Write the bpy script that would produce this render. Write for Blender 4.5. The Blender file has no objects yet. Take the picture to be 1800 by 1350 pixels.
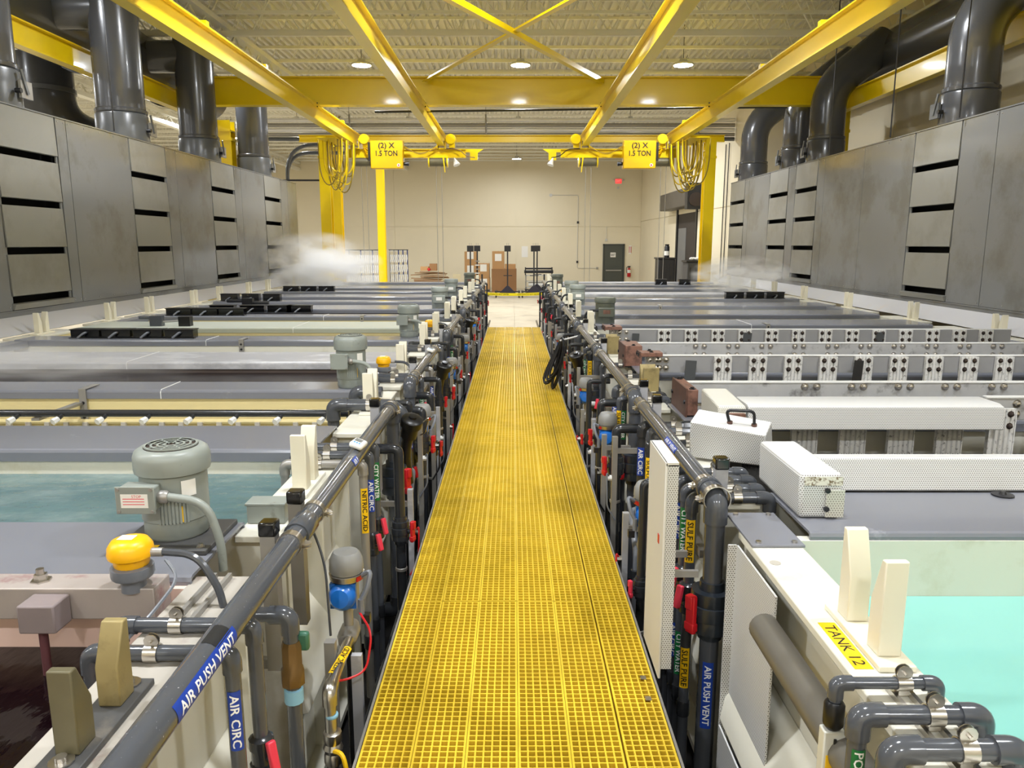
import bpy, math, random
from mathutils import Vector, Matrix, Quaternion
random.seed(7)
SC = bpy.context.scene
COL = SC.collection
PI = math.pi

# ------------------------------------------------------------------ camera, world, exposure
CAMZ = 2.87
cam = bpy.data.cameras.new('camera')
cam.sensor_fit = 'HORIZONTAL'
cam.sensor_width = 36.0
cam.lens = 1340.0 / 1800.0 * 36.0
cam.clip_start = 0.05
cam.clip_end = 200
camo = bpy.data.objects.new('camera', cam)
COL.objects.link(camo)
camo.location = (0, 0, CAMZ)
camo.rotation_euler = (math.radians(90 - 10.44), 0, math.radians(0.085))
SC.camera = camo

w = bpy.data.worlds.new('world')
SC.world = w
w.use_nodes = True
w.node_tree.nodes['Background'].inputs[0].default_value = (0.9, 0.95, 1, 1)
w.node_tree.nodes['Background'].inputs[1].default_value = 0.03

SC.view_settings.view_transform = 'Standard'
SC.view_settings.look = 'None'
SC.view_settings.gamma = 1.0
SC.view_settings.use_curve_mapping = False
SC.view_settings.exposure = 0.0
SC.cycles.volume_bounces = 4          # steam needs light scattered inside it
LAMP = 450.0          # emission of the high-bay lenses

# ------------------------------------------------------------------ materials
def lin(c):
    r = []
    for x in c[:3]:
        x = x / 255.0
        r.append(x / 12.92 if x <= 0.04045 else ((x + 0.055) / 1.055) ** 2.4)
    return (*r, 1.0)

MATS = {}
def mat(name, rgb, rough=0.5, metal=0.0, var=0.0, vscale=6.0, dirt=None, bump=0.0, bscale=30.0, emit=0.0, coat=0.0, spec=0.5, stretch=None, alpha=1.0, sss=0.0):
    """procedural principled material: rgb is sRGB 0-255; var = tone variation; dirt = (rgb, scale, lo, hi)"""
    if name in MATS:
        return MATS[name]
    m = bpy.data.materials.new(name)
    m.use_nodes = True
    nt = m.node_tree
    b = nt.nodes['Principled BSDF']
    N = nt.nodes.new
    L = nt.links.new
    b.inputs['Base Color'].default_value = lin(rgb)
    b.inputs['Roughness'].default_value = rough
    b.inputs['Metallic'].default_value = metal
    b.inputs['Specular IOR Level'].default_value = spec
    b.inputs['Coat Weight'].default_value = coat
    b.inputs['Coat Roughness'].default_value = 0.08
    if emit > 0:
        b.inputs['Emission Color'].default_value = lin(rgb)
        b.inputs['Emission Strength'].default_value = emit
    tc = None
    def coords():
        nonlocal tc
        if tc is None:
            t = N('ShaderNodeTexCoord')
            g = N('ShaderNodeNewGeometry')
            mp = N('ShaderNodeMapping')
            L(g.outputs['Position'], mp.inputs['Vector'])
            if stretch:
                mp.inputs['Scale'].default_value = stretch
            tc = mp.outputs['Vector']
        return tc
    colour = None
    if var > 0:
        n = N('ShaderNodeTexNoise')
        n.inputs['Scale'].default_value = vscale
        n.inputs['Detail'].default_value = 5
        L(coords(), n.inputs['Vector'])
        mx = N('ShaderNodeMix'); mx.data_type = 'RGBA'; mx.blend_type = 'MIX'
        a = lin(rgb)
        mx.inputs[6].default_value = (*[max(0, x * (1 - var)) for x in a[:3]], 1)
        mx.inputs[7].default_value = (*[min(1, x * (1 + var)) for x in a[:3]], 1)
        L(n.outputs['Fac'], mx.inputs[0])
        colour = mx.outputs[2]
    if dirt:
        n = N('ShaderNodeTexNoise')
        n.inputs['Scale'].default_value = dirt[1]
        n.inputs['Detail'].default_value = 8
        n.inputs['Roughness'].default_value = 0.65
        L(coords(), n.inputs['Vector'])
        r = N('ShaderNodeMapRange')
        r.inputs[1].default_value = dirt[2]; r.inputs[2].default_value = dirt[3]
        L(n.outputs['Fac'], r.inputs[0])
        mx = N('ShaderNodeMix'); mx.data_type = 'RGBA'
        if colour is not None:
            L(colour, mx.inputs[6])
        else:
            mx.inputs[6].default_value = lin(rgb)
        mx.inputs[7].default_value = lin(dirt[0])
        L(r.outputs[0], mx.inputs[0])
        colour = mx.outputs[2]
    if colour is not None:
        L(colour, b.inputs['Base Color'])
    if bump > 0:
        n = N('ShaderNodeTexNoise')
        n.inputs['Scale'].default_value = bscale
        n.inputs['Detail'].default_value = 4
        L(coords(), n.inputs['Vector'])
        bp = N('ShaderNodeBump')
        bp.inputs['Strength'].default_value = bump
        bp.inputs['Distance'].default_value = 0.02
        L(n.outputs['Fac'], bp.inputs['Height'])
        L(bp.outputs[0], b.inputs['Normal'])
    MATS[name] = m
    return m

def perf_mat(name, rgb, hole=(128, 125, 120), pitch=0.011, size=0.30):
    """white plastic sheet drilled with staggered holes (object-space dots)"""
    m = bpy.data.materials.new(name); m.use_nodes = True
    nt = m.node_tree; N = nt.nodes.new; L = nt.links.new
    b = nt.nodes['Principled BSDF']; b.inputs['Roughness'].default_value = 0.45
    g = N('ShaderNodeNewGeometry')
    sp = N('ShaderNodeSeparateXYZ'); L(g.outputs['Position'], sp.inputs[0])
    ns = N('ShaderNodeSeparateXYZ'); L(g.outputs['True Normal'], ns.inputs[0])
    def M(op, a, b_=None):
        n = N('ShaderNodeMath'); n.operation = op
        for i, x in enumerate((a, b_)):
            if x is None: continue
            if isinstance(x, (int, float)): n.inputs[i].default_value = x
            else: L(x, n.inputs[i])
        return n.outputs[0]
    ax = M('ABSOLUTE', ns.outputs[0])
    side = M('GREATER_THAN', ax, 0.6)
    az = M('ABSOLUTE', ns.outputs[2])
    flat = M('GREATER_THAN', az, 0.8)
    # u = x (or y on faces looking along x), v = z (faces lying flat get none)
    u = M('ADD', M('MULTIPLY', sp.outputs[0], M('SUBTRACT', 1.0, side)), M('MULTIPLY', sp.outputs[1], side))
    v = sp.outputs[2]
    us = M('DIVIDE', u, pitch); vs = M('DIVIDE', v, pitch * 0.87)
    row = M('FLOOR', vs)
    odd = M('MULTIPLY', M('MODULO', M('ABSOLUTE', row), 2.0), 0.5)
    fu = M('SUBTRACT', M('FRACT', M('ADD', M('ADD', us, odd), 1000.0)), 0.5)
    fv = M('SUBTRACT', M('FRACT', M('ADD', vs, 1000.0)), 0.5)
    d = M('SQRT', M('ADD', M('MULTIPLY', fu, fu), M('MULTIPLY', fv, fv)))
    dot = M('MULTIPLY', M('LESS_THAN', d, size), M('SUBTRACT', 1.0, flat))
    mx = N('ShaderNodeMix'); mx.data_type = 'RGBA'
    mx.inputs[6].default_value = lin(rgb); mx.inputs[7].default_value = lin(hole)
    L(dot, mx.inputs[0]); L(mx.outputs[2], b.inputs['Base Color'])
    MATS[name] = m
    return m

def liquid_mat(name, rgb, rough=0.06, bump=0.25, bscale=9.0, foam=None, stretch=(1, 1, 1), var=0.25, spec=0.5):
    m = mat(name, rgb, rough=rough, var=var, vscale=1.6, bump=bump, bscale=bscale, dirt=foam, stretch=stretch, spec=spec)
    return m

def volume_mat(name, density, scale=1.6, lo=0.42, hi=0.75):
    m = bpy.data.materials.new(name); m.use_nodes = True
    nt = m.node_tree; nt.nodes.clear(); N = nt.nodes.new; L = nt.links.new
    o = N('ShaderNodeOutputMaterial')
    v = N('ShaderNodeVolumeScatter'); v.inputs['Color'].default_value = (0.97, 0.97, 0.97, 1)
    tc = N('ShaderNodeTexCoord')
    n = N('ShaderNodeTexNoise'); n.inputs['Scale'].default_value = scale; n.inputs['Detail'].default_value = 4
    L(tc.outputs['Object'], n.inputs['Vector'])
    r = N('ShaderNodeMapRange'); r.inputs[1].default_value = lo; r.inputs[2].default_value = hi
    L(n.outputs['Fac'], r.inputs[0])
    # fade to nothing at the edge of the puff (unit sphere in object space)
    ln = N('ShaderNodeVectorMath'); ln.operation = 'LENGTH'; L(tc.outputs['Object'], ln.inputs[0])
    f = N('ShaderNodeMapRange'); f.inputs[1].default_value = 1.0; f.inputs[2].default_value = 0.25
    L(ln.outputs['Value'], f.inputs[0])
    m1 = N('ShaderNodeMath'); m1.operation = 'MULTIPLY'; L(r.outputs[0], m1.inputs[0]); L(f.outputs[0], m1.inputs[1])
    m2 = N('ShaderNodeMath'); m2.operation = 'MULTIPLY'; L(m1.outputs[0], m2.inputs[0]); m2.inputs[1].default_value = density
    L(m2.outputs[0], v.inputs['Density']); L(v.outputs[0], o.inputs['Volume'])
    MATS[name] = m
    return m

CREAM = mat('cream_wall_paint', (232, 222, 196), 0.75, var=0.05, vscale=0.6)
CONC = mat('concrete_floor', (196, 184, 160), 0.55, var=0.12, vscale=0.8, dirt=((150, 138, 116), 0.7, 0.5, 0.8))
DECK = mat('cream_roof_deck', (216, 212, 198), 0.6)
JOIST = mat('cream_roof_steel', (236, 234, 224), 0.5)
YEL = mat('yellow_crane_paint', (238, 206, 4), 0.33, var=0.06, vscale=1.2, coat=0.2)
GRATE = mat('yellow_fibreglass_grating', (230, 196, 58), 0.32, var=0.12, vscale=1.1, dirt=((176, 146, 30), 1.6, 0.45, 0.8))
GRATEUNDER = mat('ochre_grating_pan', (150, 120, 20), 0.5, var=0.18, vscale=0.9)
PVC = mat('dark_grey_pvc', (76, 79, 85), 0.16, var=0.06, vscale=5, coat=0.15)
PVCS = mat('speckled_grey_pvc', (78, 81, 87), 0.16, var=0.06, vscale=5, coat=0.15, dirt=((176, 180, 186), 95, 0.66, 0.70))
PVCD = mat('charcoal_pvc', (46, 48, 52), 0.18, coat=0.1)
PVCL = mat('lighter_grey_pvc', (118, 122, 130), 0.3, var=0.06, vscale=4)
UNION = mat('blue_black_valve_body', (38, 44, 52), 0.3, coat=0.2)
LID = mat('grey_pvc_cover', (122, 124, 132), 0.2, var=0.07, vscale=1.3, dirt=((186, 188, 194), 2.3, 0.64, 0.82))
LIDW = mat('whitened_pvc_cover', (164, 164, 168), 0.4, var=0.12, vscale=2.0, dirt=((216, 216, 218), 3.0, 0.5, 0.75), stretch=(0.6, 1, 1))
LIDG = mat('pale_green_cover', (176, 180, 168), 0.4, var=0.06, vscale=1.4)
PP = mat('cream_polypropylene', (224, 221, 207), 0.4, var=0.05, vscale=2.5, dirt=((186, 176, 140), 1.7, 0.58, 0.85))
PPD = mat('dirty_polypropylene', (178, 172, 162), 0.5, var=0.12, vscale=4, dirt=((120, 84, 74), 4.5, 0.56, 0.75))
PPY = mat('yellowed_tank_wall', (218, 202, 150), 0.45, var=0.06, vscale=1.5)
PPK = mat('brown_black_stained_wall', (78, 68, 64), 0.4, var=0.2, vscale=3.0)
PPP = mat('pink_stained_tank_wall', (234, 202, 188), 0.45, var=0.08, vscale=2.0, dirt=((190, 90, 90), 2.4, 0.6, 0.85))
SADDLE = mat('ivory_plastic', (231, 225, 204), 0.42, var=0.03, vscale=5)
HOODM = mat('grey_pvc_hood', (127, 128, 128), 0.15, var=0.05, vscale=0.8, dirt=((114, 113, 108), 0.7, 0.5, 0.62), coat=0.1)
HOODL = mat('hood_slot_plate', (142, 141, 135), 0.25, var=0.08, vscale=0.9, dirt=((120, 115, 102), 0.8, 0.5, 0.85))
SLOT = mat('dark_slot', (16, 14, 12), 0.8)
DUCT = mat('dark_grey_duct', (70, 71, 74), 0.25, var=0.08, vscale=0.9, coat=0.15)
DUCTL = mat('duct_collar', (92, 94, 96), 0.3)
SS = mat('stainless_steel', (196, 192, 186), 0.28, metal=1.0, var=0.08, vscale=8)
SSD = mat('dull_stainless', (158, 155, 150), 0.4, metal=0.45, var=0.12, vscale=6)
ZINC = mat('silver_conduit', (232, 232, 236), 0.25, metal=0.25)
BLK = mat('black_rubber', (20, 20, 22), 0.35)
BLKG = mat('glossy_black_cap', (14, 14, 15), 0.12, coat=0.4)
BLKM = mat('black_painted_metal', (28, 28, 32), 0.4)
RED = mat('red_valve_handle', (196, 24, 34), 0.35)
PINK = mat('faded_red_handle', (226, 56, 78), 0.4)
BLUE = mat('blue_actuator_cap', (26, 104, 190), 0.3, coat=0.2)
BLUEL = mat('blue_label', (24, 62, 160), 0.45)
GRNL = mat('green_label', (16, 110, 56), 0.45)
YELL = mat('yellow_label', (250, 200, 16), 0.45)
WHT = mat('white_plastic', (236, 236, 234), 0.35)
PAPER = mat('white_paper', (240, 238, 232), 0.7)
INK = mat('black_ink', (14, 14, 14), 0.6)
INKB = mat('navy_ink', (30, 36, 120), 0.6)
LETW = mat('white_lettering', (244, 244, 244), 0.5)
ACTG = mat('grey_actuator_dome', (142, 142, 140), 0.4)
MOTG = mat('grey_green_motor_paint', (142, 148, 142), 0.38, var=0.08, vscale=5, dirt=((86, 80, 72), 9, 0.62, 0.8))
MOTD = mat('dark_olive_motor_paint', (98, 102, 90), 0.4, var=0.06, vscale=4)
GUARD = mat('rusty_fan_grille', (52, 40, 34), 0.6)
SENS = mat('yellow_sensor_cap', (252, 186, 8), 0.35)
SLATE = mat('slate_base_plate', (74, 74, 74), 0.5, dirt=((120, 112, 100), 6, 0.55, 0.8))
BOXY = mat('toned_down_yellow', (222, 178, 4), 0.35, var=0.04, vscale=2)  # crane yellow darkened to offset the lamp glare on the hoist box
COPPER = mat('tarnished_copper', (134, 96, 82), 0.5, metal=0.15, var=0.2, vscale=12, dirt=((92, 66, 56), 14, 0.48, 0.66))
COPD = mat('brown_copper_end', (96, 68, 58), 0.5, metal=0.2, var=0.3, vscale=10)
BRASS = mat('oxidised_brass', (158, 142, 96), 0.5, metal=0.25, var=0.2, vscale=9, dirt=((104, 92, 62), 7, 0.5, 0.75))
OLIVE = mat('dark_oxidised_bronze', (104, 98, 74), 0.45, metal=0.2, var=0.2, vscale=9)
BUS = mat('mottled_lead_busbar', (190, 190, 190), 0.42, metal=0.35, var=0.15, vscale=9, dirt=((120, 118, 116), 7, 0.56, 0.72))
ANODE = mat('whitened_lead_anode', (226, 225, 222), 0.55, metal=0.05, dirt=((104, 102, 100), 42, 0.56, 0.70))
PLATEG = mat('dull_grey_lead_plate', (158, 158, 160), 0.5, metal=0.2, var=0.08, vscale=6)
SOOT = mat('black_anode_residue', (22, 20, 20), 0.5)
CARD = mat('cardboard', (188, 146, 98), 0.8, var=0.06, vscale=2)
CARDD = mat('brown_cardboard', (150, 110, 72), 0.8, var=0.08, vscale=2)
WOOD = mat('pallet_wood', (150, 118, 84), 0.8, var=0.2, vscale=4)
DOORM = mat('charcoal_green_door', (66, 70, 66), 0.45)
PERF = perf_mat('perforated_white_sheet', (214, 214, 213))
PERFW = perf_mat('perforated_cream_sheet', (214, 212, 202), hole=(150, 146, 134), pitch=0.012)
GREENF = mat('green_fitting', (58, 108, 86), 0.35)
REDW = mat('red_tubing', (200, 30, 36), 0.4)
GLASS = mat('clear_acrylic', (206, 206, 198), 0.12, spec=0.6)

# ------------------------------------------------------------------ mesh builder
def V(*a): return Vector(a)

class MB:
    """collects shapes in world coordinates; build() links them as ONE mesh object"""
    def __init__(s):
        s.v = []; s.f = []
    def add(s, vs, fs):
        o = len(s.v)
        s.v.extend([tuple(p) for p in vs])
        s.f.extend([tuple(i + o for i in f) for f in fs])
        return s
    def box(s, x0, x1, y0, y1, z0, z1):
        x0, x1 = min(x0, x1), max(x0, x1); y0, y1 = min(y0, y1), max(y0, y1); z0, z1 = min(z0, z1), max(z0, z1)
        vs = [(x0, y0, z0), (x1, y0, z0), (x1, y1, z0), (x0, y1, z0), (x0, y0, z1), (x1, y0, z1), (x1, y1, z1), (x0, y1, z1)]
        return s.add(vs, [(0, 3, 2, 1), (4, 5, 6, 7), (0, 1, 5, 4), (1, 2, 6, 5), (2, 3, 7, 6), (3, 0, 4, 7)])
    def cbox(s, c, size, rot=None):
        h = [x / 2 for x in size]
        vs = []
        for z in (-1, 1):
            for x, y in ((-1, -1), (1, -1), (1, 1), (-1, 1)):
                p = Vector((x * h[0], y * h[1], z * h[2]))
                if rot is not None: p = rot @ p
                vs.append(p + Vector(c))
        return s.add(vs, [(0, 3, 2, 1), (4, 5, 6, 7), (0, 1, 5, 4), (1, 2, 6, 5), (2, 3, 7, 6), (3, 0, 4, 7)])
    def prism(s, poly, axis, a, b):
        """poly of 2-D points (counter-clockwise), swept along an axis from a to b"""
        n = len(poly)
        def P(p, t):
            return {'x': (t, p[0], p[1]), 'y': (p[0], t, p[1]), 'z': (p[0], p[1], t)}[axis]
        vs = [P(p, a) for p in poly] + [P(p, b) for p in poly]
        fs = [tuple(range(n))[::-1], tuple(range(n, 2 * n))]
        fs += [(i, (i + 1) % n, (i + 1) % n + n, i + n) for i in range(n)]
        if axis == 'y':
            fs = [f[::-1] for f in fs]
        return s.add(vs, fs)
    def tube(s, pts, r, n=12, caps=True, r2=None):
        """round bar along a polyline; r may be a list"""
        pts = [Vector(p) for p in pts]
        m = len(pts)
        rr = r if isinstance(r, (list, tuple)) else [r] * m
        tans = []
        for i in range(m):
            a = pts[max(i - 1, 0)]; b = pts[min(i + 1, m - 1)]
            if 0 < i < m - 1:
                t = (pts[i] - a).normalized() + (b - pts[i]).normalized()
                if t.length < 1e-6: t = b - a
            else:
                t = b - a
            tans.append(t.normalized())
        t0 = tans[0]
        nrm = t0.orthogonal().normalized()
        vs = []; fs = []
        for i in range(m):
            if i:
                q = tans[i - 1].rotation_difference(tans[i])
                nrm = q @ nrm
                nrm = (nrm - tans[i] * nrm.dot(tans[i])).normalized()
            bi = tans[i].cross(nrm)
            for k in range(n):
                a = 2 * PI * k / n
                vs.append(pts[i] + (nrm * math.cos(a) + bi * math.sin(a)) * rr[i])
        for i in range(m - 1):
            for k in range(n):
                k2 = (k + 1) % n
                fs.append((i * n + k, i * n + k2, (i + 1) * n + k2, (i + 1) * n + k))
        if caps:
            fs.append(tuple(range(n))[::-1]); fs.append(tuple(range((m - 1) * n, m * n)))
        return s.add(vs, fs)
    def cyl(s, a, b, r, n=14, r2=None):
        return s.tube([a, b], [r, r if r2 is None else r2], n)
    def lathe(s, prof, base, axis=(0, 0, 1), n=20, caps=True):
        """prof: list of (radius, height) along axis from base"""
        ax = Vector(axis).normalized(); base = Vector(base)
        u = ax.orthogonal().normalized(); w_ = ax.cross(u)
        vs = []; fs = []
        for (r, h) in prof:
            for k in range(n):
                a = 2 * PI * k / n
                vs.append(base + ax * h + (u * math.cos(a) + w_ * math.sin(a)) * max(r, 1e-5))
        m = len(prof)
        for i in range(m - 1):
            for k in range(n):
                k2 = (k + 1) % n
                fs.append((i * n + k, i * n + k2, (i + 1) * n + k2, (i + 1) * n + k))
        if caps:
            fs.append(tuple(range(n))[::-1]); fs.append(tuple(range((m - 1) * n, m * n)))
        return s.add(vs, fs)
    def sphere(s, c, r, n=14, m=8, sz=None):
        prof = [(r * math.sin(PI * i / m), -r * math.cos(PI * i / m) * (sz or 1)) for i in range(m + 1)]
        return s.lathe(prof, c, n=n, caps=False)
    def ibeam(s, axis, a, b, c0, ztop, h, fw, tw=0.02, tf=0.03):
        """I-section along 'x' or 'y' (c0 = the other horizontal coordinate)"""
        poly = [(-fw/2, -h), (fw/2, -h), (fw/2, -h+tf), (tw/2, -h+tf), (tw/2, -tf), (fw/2, -tf), (fw/2, 0), (-fw/2, 0), (-fw/2, -tf), (-tw/2, -tf), (-tw/2, -h+tf), (-fw/2, -h+tf)]
        return s.prism([(p[0] + c0, p[1] + ztop) for p in poly], axis, a, b)
    def column(s, x, y, z0, z1, d=0.36, fw=0.3, tf=0.035, along='y'):
        """H-section post, web along x or y"""
        h = d / 2
        poly = [(-fw/2, -h), (fw/2, -h), (fw/2, -h+tf), (.012, -h+tf), (.012, h-tf), (fw/2, h-tf), (fw/2, h), (-fw/2, h), (-fw/2, h-tf), (-.012, h-tf), (-.012, -h+tf), (-fw/2, -h+tf)]
        if along == 'x': poly = [(q, -p) for p, q in poly]
        return s.prism([(p[0] + x, p[1] + y) for p in poly], 'z', z0, z1)
    def build(s, name, m, parent=None, bevel=0.0, flat=False, kind=None, label=None, smooth=40):
        me = bpy.data.meshes.new(name)
        o = bpy.data.objects.new(name, me)
        if parent is None:
            xs = [p[0] for p in s.v]; ys = [p[1] for p in s.v]; zs = [p[2] for p in s.v]
            loc = Vector(((min(xs) + max(xs)) / 2, (min(ys) + max(ys)) / 2, min(zs)))
            o.location = loc
        else:
            loc = Vector((0, 0, 0)); q = parent
            while q is not None:
                loc += q.location; q = q.parent
            o.parent = parent
        me.from_pydata([(p[0] - loc.x, p[1] - loc.y, p[2] - loc.z) for p in s.v], [], s.f)
        me.materials.append(m)
        if not flat:
            me.polygons.foreach_set('use_smooth', [True] * len(me.polygons))
            me.set_sharp_from_angle(angle=math.radians(smooth))
        COL.objects.link(o)
        if bevel > 0:
            md = o.modifiers.new('bevel', 'BEVEL'); md.width = bevel; md.segments = 2
            md.limit_method = 'ANGLE'; md.angle_limit = math.radians(40)
        if kind: o['kind'] = kind
        if label: o['label'] = label
        return o

def B(*a): return MB().box(*a)
def thing(name, label, cat, loc=(0, 0, 0), group=None, kind=None):
    o = bpy.data.objects.new(name, None); COL.objects.link(o)
    o.location = loc; o.empty_display_size = 0.1
    o['label'] = label; o['category'] = cat
    if group: o['group'] = group
    if kind: o['kind'] = kind
    return o
def tag(o, label, cat, group=None, kind=None):
    o['label'] = label; o['category'] = cat
    if group: o['group'] = group
    if kind: o['kind'] = kind
    return o
def struct(o, label=None, cat=None):
    o['kind'] = 'structure'
    if label: o['label'] = label
    if cat: o['category'] = cat
    return o
def share(o, name, parent, delta):
    """a copy of part o (sharing its mesh) shifted by delta, as a child of parent"""
    c = o.copy(); c.name = name; COL.objects.link(c); c.parent = parent
    c.location = o.location + Vector(delta)
    return c
def copy_tree(o, delta=(0, 0, 0), parent=None):
    c = o.copy(); COL.objects.link(c); c.parent = parent
    c.location = o.location + Vector(delta)
    for ch in list(o.children): copy_tree(ch, (0, 0, 0), c)
    return c

def fillet(pts, rad, seg=6):
    """round the corners of a polyline"""
    pts = [Vector(p) for p in pts]
    out = [pts[0]]
    for i in range(1, len(pts) - 1):
        p, a, b = pts[i], pts[i - 1], pts[i + 1]
        da, db = (a - p), (b - p)
        r = min(rad, da.length * 0.499, db.length * 0.499)
        A = p + da.normalized() * r; C = p + db.normalized() * r
        for k in range(seg + 1):
            t = k / seg
            out.append(A * (1 - t) ** 2 + p * 2 * t * (1 - t) + C * t * t)
    out.append(pts[-1])
    return out

# ------------------------------------------------------------------ lettering
TXT = {}
def text_geo(s, bold=False, cut=False):
    """flat outline mesh of a string: verts (x,y) with cap height about 0.7, faces"""
    k = (s, bold, cut)
    if k in TXT: return TXT[k]
    cu = bpy.data.curves.new('lettering', 'FONT'); cu.body = s; cu.resolution_u = 2
    if bold: cu.offset = 0.018
    ob = bpy.data.objects.new('lettering', cu); COL.objects.link(ob)
    dg = bpy.context.evaluated_depsgraph_get()
    me = bpy.data.meshes.new_from_object(ob.evaluated_get(dg))
    if cut:                                    # slice the glyphs so they can bend round a pipe
        import bmesh
        bm = bmesh.new(); bm.from_mesh(me)
        for k in range(-1, 12):
            bmesh.ops.bisect_plane(bm, geom=bm.verts[:] + bm.edges[:] + bm.faces[:], plane_co=(0, k * .08, 0), plane_no=(0, 1, 0))
        bm.to_mesh(me); bm.free()
    vs = [(v.co.x, v.co.y) for v in me.vertices]; fs = [tuple(p.vertices) for p in me.polygons]
    bpy.data.objects.remove(ob); bpy.data.curves.remove(cu); bpy.data.meshes.remove(me)
    x0 = min(v[0] for v in vs); x1 = max(v[0] for v in vs); y0 = min(v[1] for v in vs); y1 = max(v[1] for v in vs)
    TXT[k] = ([(v[0] - (x0 + x1) / 2, v[1] - (y0 + y1) / 2) for v in vs], fs, x1 - x0, y1 - y0)
    return TXT[k]
def flat_text(name, s, m, parent, c, right, up, width=None, height=None, bold=False):
    vs, fs, w_, h_ = text_geo(s, bold)
    right = Vector(right).normalized(); up = Vector(up).normalized(); c = Vector(c)
    if width and height: sx, sy = width / w_, height / h_
    elif width: sx = sy = width / w_
    else: sx = sy = height / h_
    mb = MB(); mb.add([c + right * (v[0] * sx) + up * (v[1] * sy) for v in vs], fs)
    return mb.build(name, m, parent, flat=True)
def pipe_label(parent, p0, axis, r, face, length, arc, s, back, ink, hfrac=0.62, name='label_band', bold=True):
    """self-adhesive band wrapped on a pipe: p0 centre point on the pipe axis, face = outward direction of the band's middle.
    The lettering runs along +axis, its top towards axis x face rotated."""
    ax = Vector(axis).normalized(); f = Vector(face).normalized(); f = (f - ax * f.dot(ax)).normalized()
    t = f.cross(ax).normalized()       # 'up' of the lettering on the pipe surface
    p0 = Vector(p0)
    def on(a, h, rr):
        return p0 + ax * a + (f * math.cos(h / r) + t * math.sin(h / r)) * rr
    mb = MB(); n = 8
    vs = []
    for a in (-length / 2, length / 2):
        for k in range(n + 1):
            vs.append(on(a, (k / n - .5) * arc, r + .0012))
    fs = [(k, k + 1, n + 2 + k, n + 1 + k) for k in range(n)]
    band = mb.add(vs, fs).build(name, back, parent)
    if s:
        tv, tf, w_, h_ = text_geo(s, bold, True)
        sx = length * 0.9 / w_; sy = arc * hfrac / h_
        MB().add([on(v[0] * sx, v[1] * sy, r + .0022) for v in tv], tf).build('lettering', ink, band, flat=True)
    return band

ORD = ['first', 'second', 'third', 'fourth', 'fifth', 'sixth', 'seventh', 'eighth', 'ninth', 'tenth', 'eleventh', 'twelfth', 'thirteenth', 'fourteenth', 'fifteenth', 'sixteenth', 'seventeenth', 'eighteenth', 'nineteenth', 'twentieth']
SIDE = {-1: 'left', 1: 'right'}
def ORDX(i): return ORD[i] if i < 20 else 'twenty-' + ORD[i - 20]

# ================================================================== SETTING
BACKY = 50.0; XR = 8.2; XRN = 9.8; JOGY = 27.5; XL = -22.0; YN = -7.0
fl = MB()
floor = B(XL - .3, XRN + .3, YN - .3, BACKY + .3, -.3, -0.02).build('floor', CONC)
struct(floor, 'pale concrete floor slabs running to the back wall', 'floor')
# floor slabs with open joints (every slab a piece)
xs = [XL, -14.5, -9.0, -4.5, 0.05, 4.5, XRN]
ys = [YN, 0, 6, 12, 18, 24, 28, 32, 36, 40, 45, BACKY]
for i in range(len(xs) - 1):
    for j in range(len(ys) - 1):
        B(xs[i] + .006, xs[i + 1] - .006, ys[j] + .006, ys[j + 1] - .006, -.02, 0).build('slab', CONC, floor)

B(-1.6, 1.6, .2, 24.7, 0, .006).build('pit_shade', mat('black_pit_shade', (26, 25, 26), .5, var=.2, vscale=3), floor)  # black strip painting the shade of the gap onto the concrete
# back wall of precast panels
wb = B(XL, XR + .3, BACKY + .03, BACKY + .3, 0, 9.2).build('wall_back', CREAM)
struct(wb, 'cream painted precast back wall', 'wall')
px = [XL, -15, -7.6, 0.2, XR]
for i in range(4):
    for z0, z1 in ((0, 3.92), (3.95, 9.2)):
        B(px[i] + .008, px[i + 1] - .008, BACKY, BACKY + .05, z0, z1).build('wall_panel', CREAM, wb)
wr = B(XR + .04, XR + .3, JOGY, BACKY, 0, 9.2).build('wall_right', CREAM)
struct(wr, 'cream painted side wall beside the roll-up door', 'wall')
# far right wall panels, leaving the roll-up door opening y 34.75..38.85, z 0..4.3
for y0, y1, z0, z1 in ((JOGY, 34.75, 0, 4.25), (38.85, BACKY, 0, 4.25), (JOGY, 38, 4.28, 9.2), (38.02, BACKY, 4.28, 9.2)):
    B(XR, XR + .05, y0, y1, z0, z1).build('wall_panel', CREAM, wr)
wj = B(XR, XRN + .3, JOGY - .25, JOGY, 0, 9.2).build('wall_jog', CREAM)
struct(wj, 'short cream return wall behind the far right duct', 'wall')
wn = B(XRN + .04, XRN + .3, YN, JOGY - .25, 0, 9.2).build('wall_right_near', CREAM)
struct(wn, 'cream side wall behind the right exhaust hood', 'wall')
for k, (y0, y1) in enumerate(((YN, 3), (3.02, 13.5), (13.52, 20.5), (20.52, JOGY - .25))):
    for z0, z1 in ((0, 5.4), (5.42, 9.2)):
        B(XRN, XRN + .05, y0, y1, z0, z1).build('wall_panel', CREAM, wn)
struct(B(XL - .3, XL, YN, BACKY, 0, 9.2).build('wall_left', CREAM), 'cream far left wall', 'wall')
struct(B(XL - .3, XRN + .3, YN - .3, YN, 0, 9.2).build('wall_front', CREAM), 'cream wall behind the viewer', 'wall')

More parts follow.
